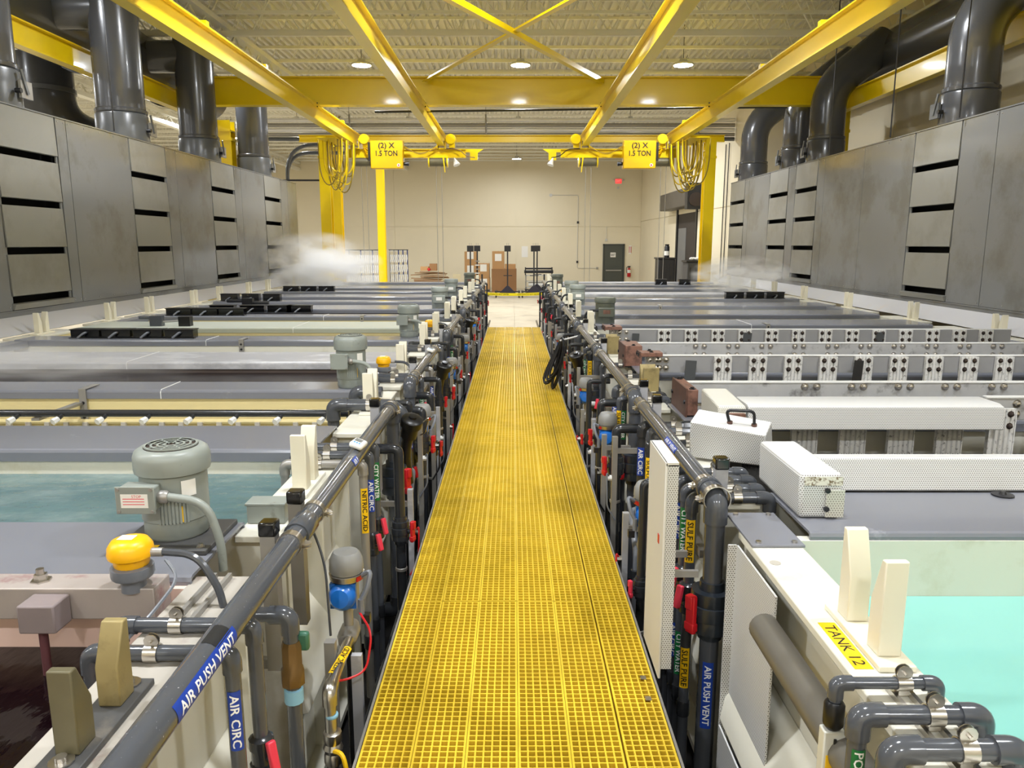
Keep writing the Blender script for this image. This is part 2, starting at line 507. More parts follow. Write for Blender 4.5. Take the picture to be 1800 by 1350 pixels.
# ------------------------------------------------------------------ ceiling: fluted deck and bar joists
ZD = 8.72; ZJ = 7.93
deck = MB()
pitch = .21
n = int((XRN + .3 - XL) / pitch)
prof = []
for i in range(n):
    x = XL + i * pitch
    prof += [(x, ZD + .075), (x + .075, ZD + .075), (x + .1, ZD), (x + .185, ZD)]
prof.append((XL + n * pitch, ZD + .075))
vs = [(p[0], YN, p[1]) for p in prof] + [(p[0], BACKY, p[1]) for p in prof]
m_ = len(prof)
deck.add(vs, [(i, i + 1, i + 1 + m_, i + m_) for i in range(m_ - 1)])
ceiling = struct(deck.build('ceiling', DECK, flat=True), 'fluted cream metal roof deck on open bar joists', 'ceiling')
B(XL - .3, XRN + .3, YN - .3, BACKY + .3, ZD + .08, ZD + .3).build('roof_board', DECK, ceiling)

def joist(y, x0, x1, zb=ZJ, heavy=False):
    ch = .11 if heavy else .07
    c = B(x0, x1, y - ch / 2, y + ch / 2, ZD - ch, ZD - .003).build('joist', JOIST, ceiling)
    B(x0 + .2, x1 - .2, y - ch / 2, y + ch / 2, zb, zb + ch).build('bottom_chord', JOIST, c)
    step = .62 if not heavy else 1.2
    k = int((x1 - x0 - .4) / step); pts = []
    for i in range(k + 1):
        xx = x0 + .2 + i * step
        pts.append((xx, y, zb + ch / 2)); pts.append((xx + step / 2, y, ZD - ch / 2))
    MB().tube(pts, .02 if not heavy else .035, n=4).build('web_rod', JOIST, c)
    return c
yj = 15.2; k = 0
while yj < BACKY - .5:
    joist(yj, XL + .05, (XRN if yj < JOGY - .4 else XR) - .05)
    yj += 1.55; k += 1
joist(19.05, XL + .05, XRN - .05, zb=ZJ - .28, heavy=True)
for xx in (-6.8, -13.6):         # girders along the bay
    c = B(xx - .13, xx + .13, 12, BACKY - .02, ZJ - .5, ZJ - .36).build('girder', JOIST, ceiling)
    B(xx - .13, xx + .13, 12, BACKY - .02, ZJ - .12, ZJ - .002).build('top_chord', JOIST, c)
    pts = []
    for i in range(int(37 / .9)):
        pts += [(xx, 12.2 + i * .9, ZJ - .43), (xx, 12.65 + i * .9, ZJ - .07)]
    MB().tube(pts, .03, n=4).build('web_rod', JOIST, c)
MB().cyl((8.9, 12, ZJ - .08), (8.9, JOGY - .3, ZJ - .08), .05, 8).build('sprinkler_main', JOIST, ceiling)

# ------------------------------------------------------------------ high-bay lights
LENS = mat('lit_lens', (246, 250, 255), 0.4, emit=LAMP)
ALU = mat('light_grey_housing', (206, 206, 204), 0.4, metal=0.3)
rows = [3.0, 12.6, 22.1, 31.7, 36.7, 45.6, -5.0]  # fifth and rearmost rows are added, to brighten back wall and near tanks
cols = [-17.4, -13, -8.6, -4.15, .2, 4.65]
rowtxt = ['nearest', 'second', 'third', 'fourth', 'fifth', 'last', 'added rearmost']
for r_, y in enumerate(rows):
    for c_, x in enumerate(cols):
        if (r_ == 5 and c_ != 4) or (r_ == 4 and c_ == 4) or (r_ == 6 and c_ < 3): continue
        where = ['at the far left', 'over the left bay', 'above the left ducts', 'left of the walkway line', 'over the walkway line', 'over the right tanks'][c_]
        t = thing('high_bay_light', 'round white LED high-bay light %s in the %s ceiling row' % (where, rowtxt[r_]), 'ceiling light', (x, y, 7.62), 'high-bay ceiling lights')
        MB().lathe([(.255, .02), (.26, .0), (.28, .0), (.29, .02), (.29, .045), (.24, .07), (.12, .09), (.10, .17), (.05, .18)], (x, y, 7.66), n=20).build('housing', ALU, t)
        MB().lathe([(.0, -.012), (.12, -.010), (.22, -.004), (.25, 0)], (x, y, 7.672), n=20, caps=False).build('lens', LENS, t)
        MB().cyl((x, y, 7.83), (x, y, ZD - .01), .008, 6).build('hanger_rod', BLKM, t)

# ------------------------------------------------------------------ exhaust hoods
HX = 7.0; HZ0 = 1.94; HZ1 = 4.76
def hood(sd, colsd, y0, y1):
    t = thing('exhaust_hood', 'long grey plastic exhaust hood with slotted columns behind the %s tanks' % SIDE[sd], 'exhaust hood', (sd * 7.5, (y0 + y1) / 2, HZ0))
    X = lambda a: sd * a
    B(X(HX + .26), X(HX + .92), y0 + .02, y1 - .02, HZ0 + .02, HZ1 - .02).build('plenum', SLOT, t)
    B(X(HX - .01), X(HX + .95), y0, y1, HZ1, HZ1 + .02).build('top_sheet', HOODM, t)
    B(X(HX - .01), X(HX + .95), y0, y1, HZ0 - .02, HZ0).build('bottom_sheet', HOODM, t)
    for yy in (y0, y1 - .02):
        B(X(HX), X(HX + .95), yy, yy + .02, HZ0, HZ1).build('end_sheet', HOODM, t)
    # lower fascia and sloped splash skirt down to the tank rims
    B(X(HX), X(HX + .03), y0, y1, 1.83, HZ0 - .022).build('fascia', HOODM, t)
    MB().prism([(X(HX + .02), 1.84), (X(HX - .01), 1.86), (X(6.70), 1.655), (X(6.72), 1.645)][::sd], 'y', y0, y1).build('splash_skirt', mat('pale_grey_skirt', (196, 196, 200), 0.35, var=.06, vscale=1, dirt=((214, 186, 140), .35, .6, .8)), t)
    g = .007
    for (a, b, kind) in colsd:
        if kind == 'w':
            B(X(HX), X(HX + .025), a + g, b - g, HZ0 + .004, HZ1 - .004).build('panel', HOODM, t)
            mb = MB()
            nn = max(2, int((b - a) / .35))
            for i in range(nn):
                yy = a + .06 + i * (b - a - .12) / (nn - 1)
                for zz in (HZ0 + .05, HZ1 - .05):
                    mb.cyl((X(HX - .006), yy, zz), (X(HX), yy, zz), .011, 6)
            mb.build('panel_bolts', SSD, t, kind='stuff')
        else:
            B(X(HX + .015), X(HX + .035), a + g, a + .05, HZ0 + .1, HZ1 - .004).build('slot_jamb', HOODM, t)
            B(X(HX + .015), X(HX + .035), b - .05, b - g, HZ0 + .1, HZ1 - .004).build('slot_jamb', HOODM, t)
            MB().prism([(X(HX - .02), HZ0 + .01), (X(HX + .02), HZ0 + .01), (X(HX + .02), HZ0 + .1), (X(HX - .05), HZ0 + .09)][::sd], 'y', a + g, b - g).build('slot_lip', HOODL, t)
            dz = (HZ1 - HZ0 - .1) / 4
            for k in range(4):
                z0 = HZ0 + .1 + k * dz
                MB().prism([(X(HX - .012), z0 + .105), (X(HX + .008), z0 + .095), (X(HX + .02), z0 + dz - .006), (X(HX - .0), z0 + dz - .003)][::sd], 'y', a + .03, b - .03).build('slot_plate', HOODL, t)
    return t
def seq(lst):
    return [(lst[i][0], lst[i + 1][0], lst[i][1]) for i in range(len(lst) - 1)]
hood(-1, seq([(4.0, 'w'), (6.3, 'w'), (6.93, 's'), (8.42, 'w'), (8.72, 'w'), (10.67, 's'), (12.16, 'w'), (12.44, 'w'), (14.41, 's'), (15.9, 'w'), (16.37, 'w'), (18.2, 's'), (19.72, 'w'), (20.2, 'w'), (22.05, 's'), (23.6, 'w'), (24.3, 'w'), (25.3, 'w')]), 4.0, 25.3)
hood(1, seq([(4.0, 'w'), (6.0, 'w'), (8.0, 'w'), (9.9, 'w'), (11.5, 'w'), (12.4, 's'), (13.83, 'w'), (15.75, 'w'), (17.7, 'w'), (18.1, 's'), (19.5, 'w'), (20.0, 's'), (21.45, 'w'), (23.3, 'w'), (23.7, 's'), (25.25, 'w')]), 4.0, 25.25)

# ------------------------------------------------------------------ ducts on the hoods
DX = 7.46
def duct(sd, y, path, i, r=.43):
    t = thing('exhaust_duct', 'dark grey round exhaust duct rising from the %s hood, %s from the camera' % (SIDE[sd], ORD[i]), 'duct', (sd * DX, y, HZ1 + .02), 'exhaust ducts on the %s hood' % SIDE[sd])
    z0 = HZ1 + .021
    pts = fillet([(sd * DX, y, z0 + .5)] + path, .5, 7)
    MB().tube(pts, r, 28).build('duct_pipe', DUCT, t)
    MB().lathe([(r + .035, 0), (r + .035, .47), (r + .02, .5)], (sd * DX, y, z0), n=28).build('boot', DUCTL if sd < 0 else DUCT, t)
    MB().lathe([(r + .012, 0), (r + .03, .02), (r + .03, .07), (r + .012, .09)], (sd * DX, y, z0 + .5), n=28).build('band', DUCT, t)
    # damper quadrant with its lever, on the walkway side
    q = B(sd * (DX - r - .05), sd * (DX - r - .09), y + .02, y + .28, z0 + .12, z0 + .36).build('damper_plate', SSD if sd < 0 else DUCTL, t)
    MB().cbox((sd * (DX - r - .1), y + .1, z0 + .34), (.02, .05, .34), Matrix.Rotation(.35, 3, 'X')).build('lever', DUCTL, q)
    MB().cyl((sd * (DX - r - .06), y - .06, z0 + .2), (sd * (DX - r - .14), y - .06, z0 + .2), .035, 10).build('port', BLK, t)
    return t
for i, y in enumerate((11.3, 15.2, 18.85, 22.75)):
    t_ = duct(-1, y, [(-DX, y, ZJ - .06)], i)
    MB().cyl((-DX - .2, y, 7.15), (-8.6, y, 7.15), .36, 24).build('side_branch', DUCT, t_)
for i, y in enumerate((13.1, 18.95, 20.75, 24.55)):
    duct(1, y, [(DX, y, 6.5), (8.75, y, 7.5)], i, r=.40)
t = thing('duct_header', 'dark grey horizontal main duct behind the left risers', 'duct', (-9.1, 13, 6.4))
MB().cyl((-9.1, 3, 7.15), (-9.1, 23.6, 7.15), .72, 28).build('main_pipe', DUCT, t)
for y in (9.2, 13.4, 17.0, 21.0):
    MB().cyl((-9.1, y, 7.15), (-9.1, y + .09, 7.15), .75, 28).build('flange_band', DUCT, t)
t = thing('duct_header', 'dark main duct along the wall above the right hood', 'duct', (9.1, 13, 6.4))
MB().cyl((9.1, 3, 7.25), (9.1, 25.6, 7.25), .62, 28).build('main_pipe', DUCT, t)
for y in (9.2, 15.4, 22.4):
    MB().cyl((9.1, y, 7.25), (9.1, y + .09, 7.25), .65, 28).build('flange_band', DUCT, t)
t = thing('elbow_duct', 'wide grey drop duct with a curved elbow seen between the left risers', 'duct', (-10.4, 17, 4.3))
MB().tube(fillet([(-10.9, 18.6, 7.1), (-10.9, 18.6, 5.5), (-9.5, 20.0, 4.8)], .9, 8), .66, 28).build('duct_pipe', DUCT, t)
MB().cyl((-10.9, 18.6, 6.3), (-10.9, 18.6, 6.4), .69, 28).build('flange_band', DUCTL, t)

# ------------------------------------------------------------------ yellow crane support frame
ZB = CAMZ + 3.0; ZT = CAMZ + 3.4
fr = thing('crane_support_frame', 'bright yellow steel crane frame with runway beams over the tank lines', 'crane frame', (0, 14, 0))
for x in (-4.95, -2.25, 2.25, 4.95):
    MB().ibeam('y', 1.5, 26.9, x, ZT, ZT - ZB, .2, .018, .025).build('runway_beam', YEL, fr)
for yg in (10.9, 20.1):
    MB().ibeam('x', -8.3, 8.0, yg, ZT + .68, .68, .3, .02, .03).build('cross_girder', YEL, fr)
MB().ibeam('x', -7.3, 7.2, 27.1, ZT + .23, .23, .2, .02, .025).build('end_beam', YEL, fr)
for x in (-8.12, 8.12):
    MB().ibeam('y', 1.5, 20.1, x, ZT + .2, .42, .2, .018, .025).build('side_beam', YEL, fr)
for yg in (20.1, 10.9):
    for x in (-4.95, -2.25, 2.25, 4.95):
        for sx in (-.06, .06):
            MB().cyl((x + sx, yg - .13, ZT - .05), (x + sx, yg - .13, ZT + .06), .018, 6).build('bolt', BLKM, fr)
for yy in (13.0, 16.0, 23.0):
    for x in (-4.95, 4.95):
        B(x - .07, x + .07, yy - .06, yy + .06, ZT, ZT + .09).build('clip', YEL, fr)
# crossed plan bracing between the two girders
for sx in (1, -1):
    a = Vector((-2.2 * sx, 19.95, ZT + .5 + (.05 if sx > 0 else 0))); b = Vector((2.2 * sx, 11.05, ZT + .5 + (.05 if sx > 0 else 0)))
    d = (b - a); L_ = d.length; rot = d.to_track_quat('X', 'Z').to_matrix()
    mb = MB(); mb.cbox((a + b) / 2, (L_, .13, .012), rot)
    off = rot @ Vector((0, .06, .05)); mb.cbox((a + b) / 2 + off, (L_, .012, .1), rot)
    mb.build('brace', YEL, fr)
MB().lathe([(.14, 0), (.14, .02)], (0, 15.5, ZT + .57), n=6).build('gusset', YEL, fr)
for (x, y, zt) in ((-6.45, 27.1, ZT), (6.72, 27.1, ZT), (-8.12, 21.0, ZT), (-8.12, 22.5, ZT), (8.6, 21.0, ZT)):
    c = MB().column(x, y, 0, zt, .4, .36).build('column', YEL, fr)
    B(x - .25, x + .25, y - .25, y + .25, 0, .03).build('base_plate', YEL, c)
    B(x - .18, x + .18, y - .21, y + .21, zt - .3, zt - .26).build('cap_stiffener', YEL, c)
    B(x - .2, x + .2, y - .215, y + .215, zt - .55, zt - .47).build('collar_plate', YEL, c)
# roof columns further back
for (x, y, nm) in ((-7.05, 31.5, 'yellow steel post standing just behind the left frame column'), (-6.25, 37.0, 'slim yellow roof post left of the cardboard boxes')):
    t = thing('roof_post', nm, 'column', (x, y, 0))
    MB().column(x, y, 0, ZJ - .01, .36, .34).build('shaft', YEL, t)
    B(x - .25, x + .25, y - .25, y + .25, 0, .03).build('base_plate', YEL, t)
for sx, lab in ((-1, 'left'), (1, 'right')):
    t = thing('knee_brace', 'diagonal yellow brace behind the top of the %s hood' % lab, 'brace', (sx * 8.25, 11, 4))
    a = Vector((sx * 8.3, 9.5, 4.4)); b = Vector((sx * 8.3, 12.0, 5.9)) if sx < 0 else Vector((sx * 8.3, 12.0, 5.9))
    if sx < 0: a, b = Vector((-8.3, 12.5, 4.6)), Vector((-8.3, 11.0, 6.0))
    d = b - a
    MB().cbox((a + b) / 2, (d.length, .16, .06), d.to_track_quat('X', 'Z').to_matrix()).build('bar', YEL, t)

# ------------------------------------------------------------------ conduits and service pipes across the far bay
for k, (z, r_) in enumerate(((7.33, .075), (7.15, .075), (6.98, .07), (6.82, .07), (6.66, .075))):
    o = MB().cyl((-9.6, 29.3, z), (8.15 if k else 8.15, 29.3, z), r_, 10).build('conduit', (ZINC if k % 2 == 0 else SSD) if k < 4 else PVC)  # every other pipe darker, painting in the shading between the rows
    tag(o, 'silver pipe across the far bay, %s from the top of the bundle' % ORD[k] if k < 4 else 'dark grey pipe lowest in the bundle across the far bay', 'pipe', 'pipe bundle across the far bay')
t = thing('pipe_rack', 'threaded hanger rods and channel holding the far pipe bundle', 'pipe rack', (0, 29.2, 6.55))
for x in (-6, -1.0, 3.0, 6.8):
    MB().cyl((x, 29.16, 6.55), (x, 29.16, ZJ + .01), .012, 6).build('hanger_rod', SSD, t)
    B(x - .03, x + .03, 29.17, 29.24, 6.7, 7.52).build('channel', SSD, t)
o = MB().cyl((-3.6, 20.8, ZT - .03), (8.0, 20.8, ZT + .1), .028, 8).build('gas_pipe', BLKM)
tag(o, 'thin black pipe sagging below the yellow girder', 'pipe')
t = thing('bent_conduits', 'grey conduits curving down beside the far left duct', 'conduit', (-8.4, 30, 5))
for k in range(2):
    MB().tube(fillet([(-6.4, 30 + k * .2, 6.55 - k * .28), (-8.6 - k * .05, 30 + k * .2, 6.55 - k * .28), (-8.6 - k * .05, 30 + k * .2, 0)], 1.1 - k * .2, 9), .07, 10).build('conduit_bend', PVC, t)
# thin hanging rods around the ducts
for k, (x, y, z0, z1) in enumerate(((-6.95, 9.3, HZ1, ZJ), (-6.9, 13.75, HZ1, ZJ), (6.9, 12.35, HZ1, ZJ), (6.9, 14.55, HZ1 + .0, ZJ), (6.9, 17.3, HZ1, ZJ))):
    o = MB().cyl((x, y, z0 + .02), (x, y, z1), .012, 6).build('hood_hanger_rod', BLKM)
    tag(o, 'thin dark rod hanging the %s hood, %s of its side from the camera' % ('left' if x < 0 else 'right', ORD[k if x < 0 else k - 2]), 'rod', 'hood hanger rods')

# ================================================================== WALKWAY
WZ = 0.94; WX0 = -.59; WX1 = .63; WY0 = .55; WY1 = 17.85
wk = thing('grating_walkway', 'yellow moulded grating walkway running between the two tank lines', 'walkway', (0, 9, WZ - .2))
sw = (WX1 - WX0) / 6
secs = [WY0, 3.9, 7.3, 9.7, 12.4, 15.1, WY1]
for i in range(6):
    a = WX0 + i * sw + .002; b = WX0 + (i + 1) * sw - .002
    if i == 5: a += .006
    for j in range(6):
        y0, y1 = secs[j] + .003, secs[j + 1] - .003
        mb = MB(); dz = random.uniform(-.002, .002); z1 = WZ + dz; z0 = z1 - .036
        nb = 6; cp = (b - a - .007) / nb
        for k in range(nb + 1):
            x = a + k * cp; e = .0035 if 0 < k < nb else .0045
            mb.box(x + .0035 - e, x + .0035 + e, y0, y1, z0, z1)
        nc = int((y1 - y0) / cp)
        for k in range(nc + 1):
            y = y0 + .003 + k * (y1 - y0 - .006) / nc
            mb.box(a + .004, b - .004, y - .003, y + .003, z0 + .002, z1 - .0012)
        mb.build('grating_panel', GRATE, wk, flat=True)
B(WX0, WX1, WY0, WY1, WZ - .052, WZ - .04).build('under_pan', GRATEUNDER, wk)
for x, e in ((WX0 - .012, 0), (WX1 + .002, 0)):
    B(x, x + .010, WY0, WY1, WZ - .06, WZ + .003).build('edge_angle', SSD, wk)
for x in (WX0 + .05, WX1 - .13):
    B(x, x + .08, WY0, WY1, WZ - .2, WZ - .053).build('bearer', BLKM, wk)
y = 1.0
while y < WY1:
    for x in (WX0 + .06, WX1 - .12):
        B(x, x + .06, y, y + .06, 0, WZ - .2).build('leg', BLKM, wk)
    y += 2.1
for (x, y) in ((.6, 2.97), (.605, 3.13)):
    B(x - .03, x - .005, y, y + .03, WZ - .002, WZ + .004).build('clip', SS, wk)

# ================================================================== TANKS
RZ = 1.635
XI = 1.2; XO = 6.36; XE = 6.72
def tank(sd, i, y0, y1, zl, lm, wm, label, rim=PP, skin=PP):
    X = lambda a: sd * a
    t = thing('process_tank', label, 'tank', (X(3.8), (y0 + y1) / 2, .0), '%s line of process tanks' % SIDE[sd])
    o = .055
    B(X(1.0), X(XE), y0 - o, y1 + o, .1, .14).build('bottom', skin, t)
    B(X(XI - .03), X(XO + .03), y0 - o, y0, .14, RZ - .005).build('wall', wm, t)
    B(X(XI - .03), X(XO + .03), y1, y1 + o, .14, RZ - .005).build('wall', wm, t)
    B(X(XI - .03), X(XI), y0, y1, .14, RZ - .035).build('wall', wm, t)
    B(X(XO), X(XO + .03), y0, y1, .14, RZ - .035).build('wall', wm, t)
    # thick end flanges
    B(X(.985), X(XI), y0 - .1, y1 + .1, RZ - .034, RZ).build('flange', rim, t, bevel=.006)
    B(X(XO), X(XE), y0 - .1, y1 + .1, RZ - .034, RZ).build('flange', rim, t, bevel=.006)
    # stiffening belts and ribs on the walkway end
    B(X(1.09), X(1.17), y0 - o, y1 + o, .14, RZ - .034).build('end_skin', skin, t)
    MB().prism([(X(.93), .76), (X(1.09), .73), (X(1.09), 1.06), (X(.95), .87)][::sd], 'y', y0 - o, y1 + o).build('belt', skin, t, bevel=.008)
    for k, yy in enumerate((y0 - .04, (y0 + y1) / 2, y1 + .04)):
        MB().prism([(X(1.09), .14), (X(1.09), RZ - .034), (X(1.0), RZ - .034), (X(1.0), 1.0), (X(.96), .8), (X(.96), .14)][::-sd], 'y', yy - .016, yy + .016).build('rib', skin, t)
    for xx in (1.1, 3.8, 6.5):
        for yy in (y0 + .05, y1 - .05):
            B(X(xx - .05), X(xx + .05), yy - .05, yy + .05, 0, .1).build('foot', PVCD, t)
    # the bath itself
    B(X(XI + .001), X(XO - .001), y0 + .001, y1 - .001, zl - .05, zl).build('liquid', lm, t)
    return t

L_MAROON = liquid_mat('maroon_black_bath', (15, 5, 8), .07, .4, 5.0, stretch=(1.6, .7, 1))
L_TEAL = liquid_mat('grey_teal_bath', (86, 112, 114), .12, .5, 8.0, foam=((136, 152, 150), 1.4, .5, .75), stretch=(.7, 1.2, 1))
L_AQUA = liquid_mat('milky_aqua_bath', (132, 192, 182), .1, .10, 3.0, var=.06)
L_DARK = liquid_mat('dark_steaming_bath', (40, 33, 33), .25, .3, 8.0, spec=.12)
L_OLIVE = liquid_mat('olive_bath', (118, 112, 62), .08, .4, 10.0)
L_GREY = liquid_mat('grey_rinse_bath', (112, 114, 110), .08, .3, 8.0)
L_BLACK = liquid_mat('black_bath', (16, 15, 15), .2, .3, 8.0, spec=.12)
L_CLEAR = liquid_mat('cloudy_rinse_bath', (176, 176, 158), .08, .3, 8.0)

LT = [ # opening near, far, liquid level, liquid, wall, description
 (.9, 2.60, 1.40, L_MAROON, PPP, 'pink-stained tank of maroon-black liquid nearest the camera on the left', PPD),
 (3.2, 4.40, 1.51, L_TEAL, PP, 'tank of churning grey-teal liquid behind the nearest big motor', PP),
 (5.0, 6.27, 1.16, L_CLEAR, PPY, 'yellowed tank crossed by a black spray pipe with white nozzles', PP),
 (6.66, 7.80, 1.55, L_DARK, PPK, 'tank of dark steaming liquid on the left line', PP),
 (8.55, 9.62, 1.32, L_GREY, PP, 'pale rinse tank on the left, in front of the first black boxes', PP),
 (10.06, 11.05, 1.55, L_OLIVE, PPY, 'left tank of bubbling olive liquid behind the first black boxes', PP),
 (11.95, 12.86, 1.45, L_CLEAR, PPY, 'left rinse tank with pale yellow wall, seventh from the camera', PP),
 (13.25, 14.25, 1.57, L_BLACK, PPK, 'left tank of black liquid beside the second black boxes', PP),
 (15.2, 16.15, 1.5, L_GREY, PP, 'ninth tank of the left line, grey liquid', PP),
 (16.6, 17.6, 1.5, L_BLACK, PP, 'tenth tank of the left line', PP),
 (18.5, 19.5, 1.5, L_GREY, PP, 'eleventh tank of the left line', PP),
 (20.0, 21.1, 1.52, L_GREY, PP, 'twelfth tank of the left line, in drifting steam', PP),
 (22.2, 24.2, 1.53, L_GREY, PP, 'farthest tank of the left line, below the thick steam', PP)]
for i, r_ in enumerate(LT):
    tank(-1, i, r_[0], r_[1], r_[2], r_[3], r_[4], r_[5], rim=r_[6], skin=PP)
RT = [
 (.9, 3.06, 1.38, L_AQUA, PP, 'white tank of milky aqua liquid marked TANK 12, nearest on the right'),
 (3.62, 5.15, 1.43, L_BLACK, PP, 'dark right tank under the perforated white anode covers'),
 (5.75, 7.15, 1.42, L_BLACK, PP, 'right tank between the two nearest bolted bus bars'),
 (8.1, 9.45, 1.42, L_BLACK, PP, 'right tank behind the second pair of bolted bus bars'),
 (9.95, 11.5, 1.5, L_GREY, PP, 'right tank just behind the farthest ridged anodes'),
 (12.3, 13.2, 1.5, L_BLACK, PP, 'sixth tank of the right line, between grey covers'),
 (14.1, 15.05, 1.5, L_CLEAR, PP, 'seventh tank of the right line'),
 (16.0, 16.95, 1.5, L_CLEAR, PP, 'eighth tank of the right line, before the black boxes'),
 (17.4, 18.6, 1.52, L_GREY, PP, 'ninth tank of the right line, behind the black boxes'),
 (19.4, 20.7, 1.52, L_GREY, PP, 'tenth tank of the right line, in light steam'),
 (21.4, 22.6, 1.52, L_GREY, PP, 'eleventh tank of the right line'),
 (23.2, 24.3, 1.52, L_GREY, PP, 'farthest tank of the right line')]
for i, r_ in enumerate(RT):
    tank(1, i, *r_)

# ------------------------------------------------------------------ covers bridging the gaps between tanks
def cover(sd, y0, y1, m, label, lip=.075, x0=1.185, x1=6.34, joints=(2.4,), z=RZ + .03, group=None, weld=True):
    t = thing('tank_cover', label, 'tank cover', (sd * 3.8, (y0 + y1) / 2, RZ), group or 'covers between the %s tanks' % SIDE[sd])
    w_ = .012; b = .02; y0 -= .014; y1 += .014
    # folded channel: near lip, rounded shoulder, top, rounded shoulder, far lip
    out = [(y0, z - lip), (y0, z - b), (y0 + b * .3, z - b * .3), (y0 + b, z), (y1 - b, z), (y1 - b * .3, z - b * .3), (y1, z - b), (y1, z - lip)]
    inn = [(y1 - w_, z - lip), (y1 - w_, z - b), (y1 - b, z - w_), (y0 + b, z - w_), (y0 + w_, z - b), (y0 + w_, z - lip)]
    poly = out[::-1] + inn[::-1]
    ed = [x0] + list(joints) + [x1]
    for i in range(len(ed) - 1):
        a, b_ = sd * (ed[i] + .0015), sd * (ed[i + 1] - .0015)
        MB().prism(poly[::sd] if sd > 0 else poly[::-1], 'x', a, b_).build('cover_sheet', m, t, flat=True)
    if weld:
        for j in joints:
            MB().tube([(sd * j, y0 - .001, z - lip), (sd * j, y0 - .001, z - b), (sd * j, y0 + b, z + .001), (sd * j, y1 - b, z + .001)], .004, 5).build('weld_bead', WHT, t)
    return t
g_l = 'covers between the left tanks'
cover(-1, 2.64, 3.19, LID, 'grey cover carrying the nearest big motor on the left', joints=(4.9,))
cover(-1, 4.40, 4.99, LID, 'grey cover behind the grey-teal tank with a white weld line', joints=(4.05,))
cover(-1, 6.27, 6.65, LID, 'grey cover with white residue behind the spray-pipe tank', joints=(2.95, 5.9))
cover(-1, 7.80, 8.54, LIDW, 'whitened streaky cover behind the dark steaming tank', joints=(4.0, ))
cover(-1, 9.62, 10.05, LID, 'grey cover in front of the first row of black boxes', joints=(3.9,))
cover(-1, 11.05, 11.94, LIDG, 'pale greenish cover behind the olive tank', joints=(3.2,))
cover(-1, 12.86, 13.24, LID, 'grey cover under the second group of black boxes on the left', joints=(3.2,))
cover(-1, 14.25, 15.19, LID, 'wide grey cover behind the black-liquid tank on the left', joints=(4.1,))
cover(-1, 16.15, 16.59, LID, 'narrow grey cover fifth from the far end on the left', joints=())
cover(-1, 17.6, 18.49, LID, 'wide grey cover fourth from the far end on the left', joints=())
cover(-1, 19.5, 19.99, LID, 'narrow grey cover third from the far end on the left', joints=())
cover(-1, 21.1, 22.19, LID, 'wide pale cover under the thick steam on the left', joints=())
cover(-1, 24.2, 24.6, LID, 'last grey cover at the far end of the left line', joints=())
cover(1, 3.08, 3.6, LID, 'glossy grey cover between TANK 12 and the perforated anode cover', lip=.095, x0=1.26, joints=(4.4,), weld=False)
cover(1, 5.15, 5.72, LID, 'grey cover behind the perforated anode covers on the right', joints=())
cover(1, 7.15, 8.06, LID, 'grey cover between the two pairs of bus bars on the right', joints=())
cover(1, 9.45, 9.92, LID, 'grey cover just behind the farthest ridged anodes', joints=())
cover(1, 11.5, 12.29, LID, 'grey cover nearest behind the anode tanks on the right', joints=(3.6,))
cover(1, 13.2, 14.09, LID, 'second grey cover behind the anode tanks on the right', joints=())
cover(1, 15.05, 15.99, LID, 'third grey cover behind the anode tanks on the right', joints=())
cover(1, 16.95, 17.38, LID, 'narrow grey cover carrying black boxes on the right', joints=())
cover(1, 18.6, 19.39, LIDW, 'pale cover in steam beyond the right black boxes', joints=())
cover(1, 20.7, 21.39, LID, 'grey cover third from the far end on the right', joints=())
cover(1, 22.6, 23.19, LID, 'grey cover second from the far end on the right', joints=())
cover(1, 24.3, 24.65, LIDW, 'last cover at the far end of the right line', joints=())

# back ledges with bent lips beside the hood (seen on the left line near the spray tank)
for sd, y0, y1, lab in ((-1, 4.99, 6.27, 'spray-pipe tank'), (-1, 8.54, 9.62, 'pale rinse tank'), (-1, 11.94, 12.86, 'yellow-walled rinse tank'), (1, 14.1, 15.05, 'seventh right tank')):
    t = thing('tank_edge_strip', 'grey edge strip along the hood side of the %s' % lab, 'edge strip', (sd * 6.3, (y0 + y1) / 2, RZ))
    B(sd * 6.16, sd * 6.37, y0 + .005, y1 - .005, RZ + .001, RZ + .02).build('ledge', LID, t)
    B(sd * 6.16, sd * 6.175, y0 + .005, y1 - .005, RZ - .06, RZ + .001).build('lip', LID, t)

# strap hangers over cover edges
def strap(sd, x, y, z1, zb, lab):
    t = thing('strap_hanger', lab, 'bracket', (sd * x, y, zb))
    B(sd * (x - .03), sd * (x + .03), y - .026, y - .02, zb, z1).build('strap', SSD, t)
    B(sd * (x - .03), sd * (x + .03), y - .02, y + .2, z1 - .006, z1).build('hook', SSD, t)
    for k in range(3):
        zz = zb + (z1 - zb) * (.25 + .25 * k)
        MB().cyl((sd * x, y - .032, zz), (sd * x, y - .026, zz), .014, 8).build('bolt', BLKM, t)
strap(-1, 3.6, 6.268, RZ + .041, 1.2, 'stainless strap hanger over the cover at the left of the spray pipe')
strap(-1, 3.45, 9.618, RZ + .041, 1.42, 'small stainless strap on the cover before the black boxes')
strap(-1, 2.55, 12.858, RZ + .041, 1.46, 'small stainless strap on the cover under the second black boxes')
strap(1, 3.85, 11.498, RZ + .041, 1.5, 'small clip on the nearest grey cover behind the right anodes')
strap(1, 2.9, 15.048, RZ + .041, 1.47, 'small clip on the third grey cover behind the right anodes')

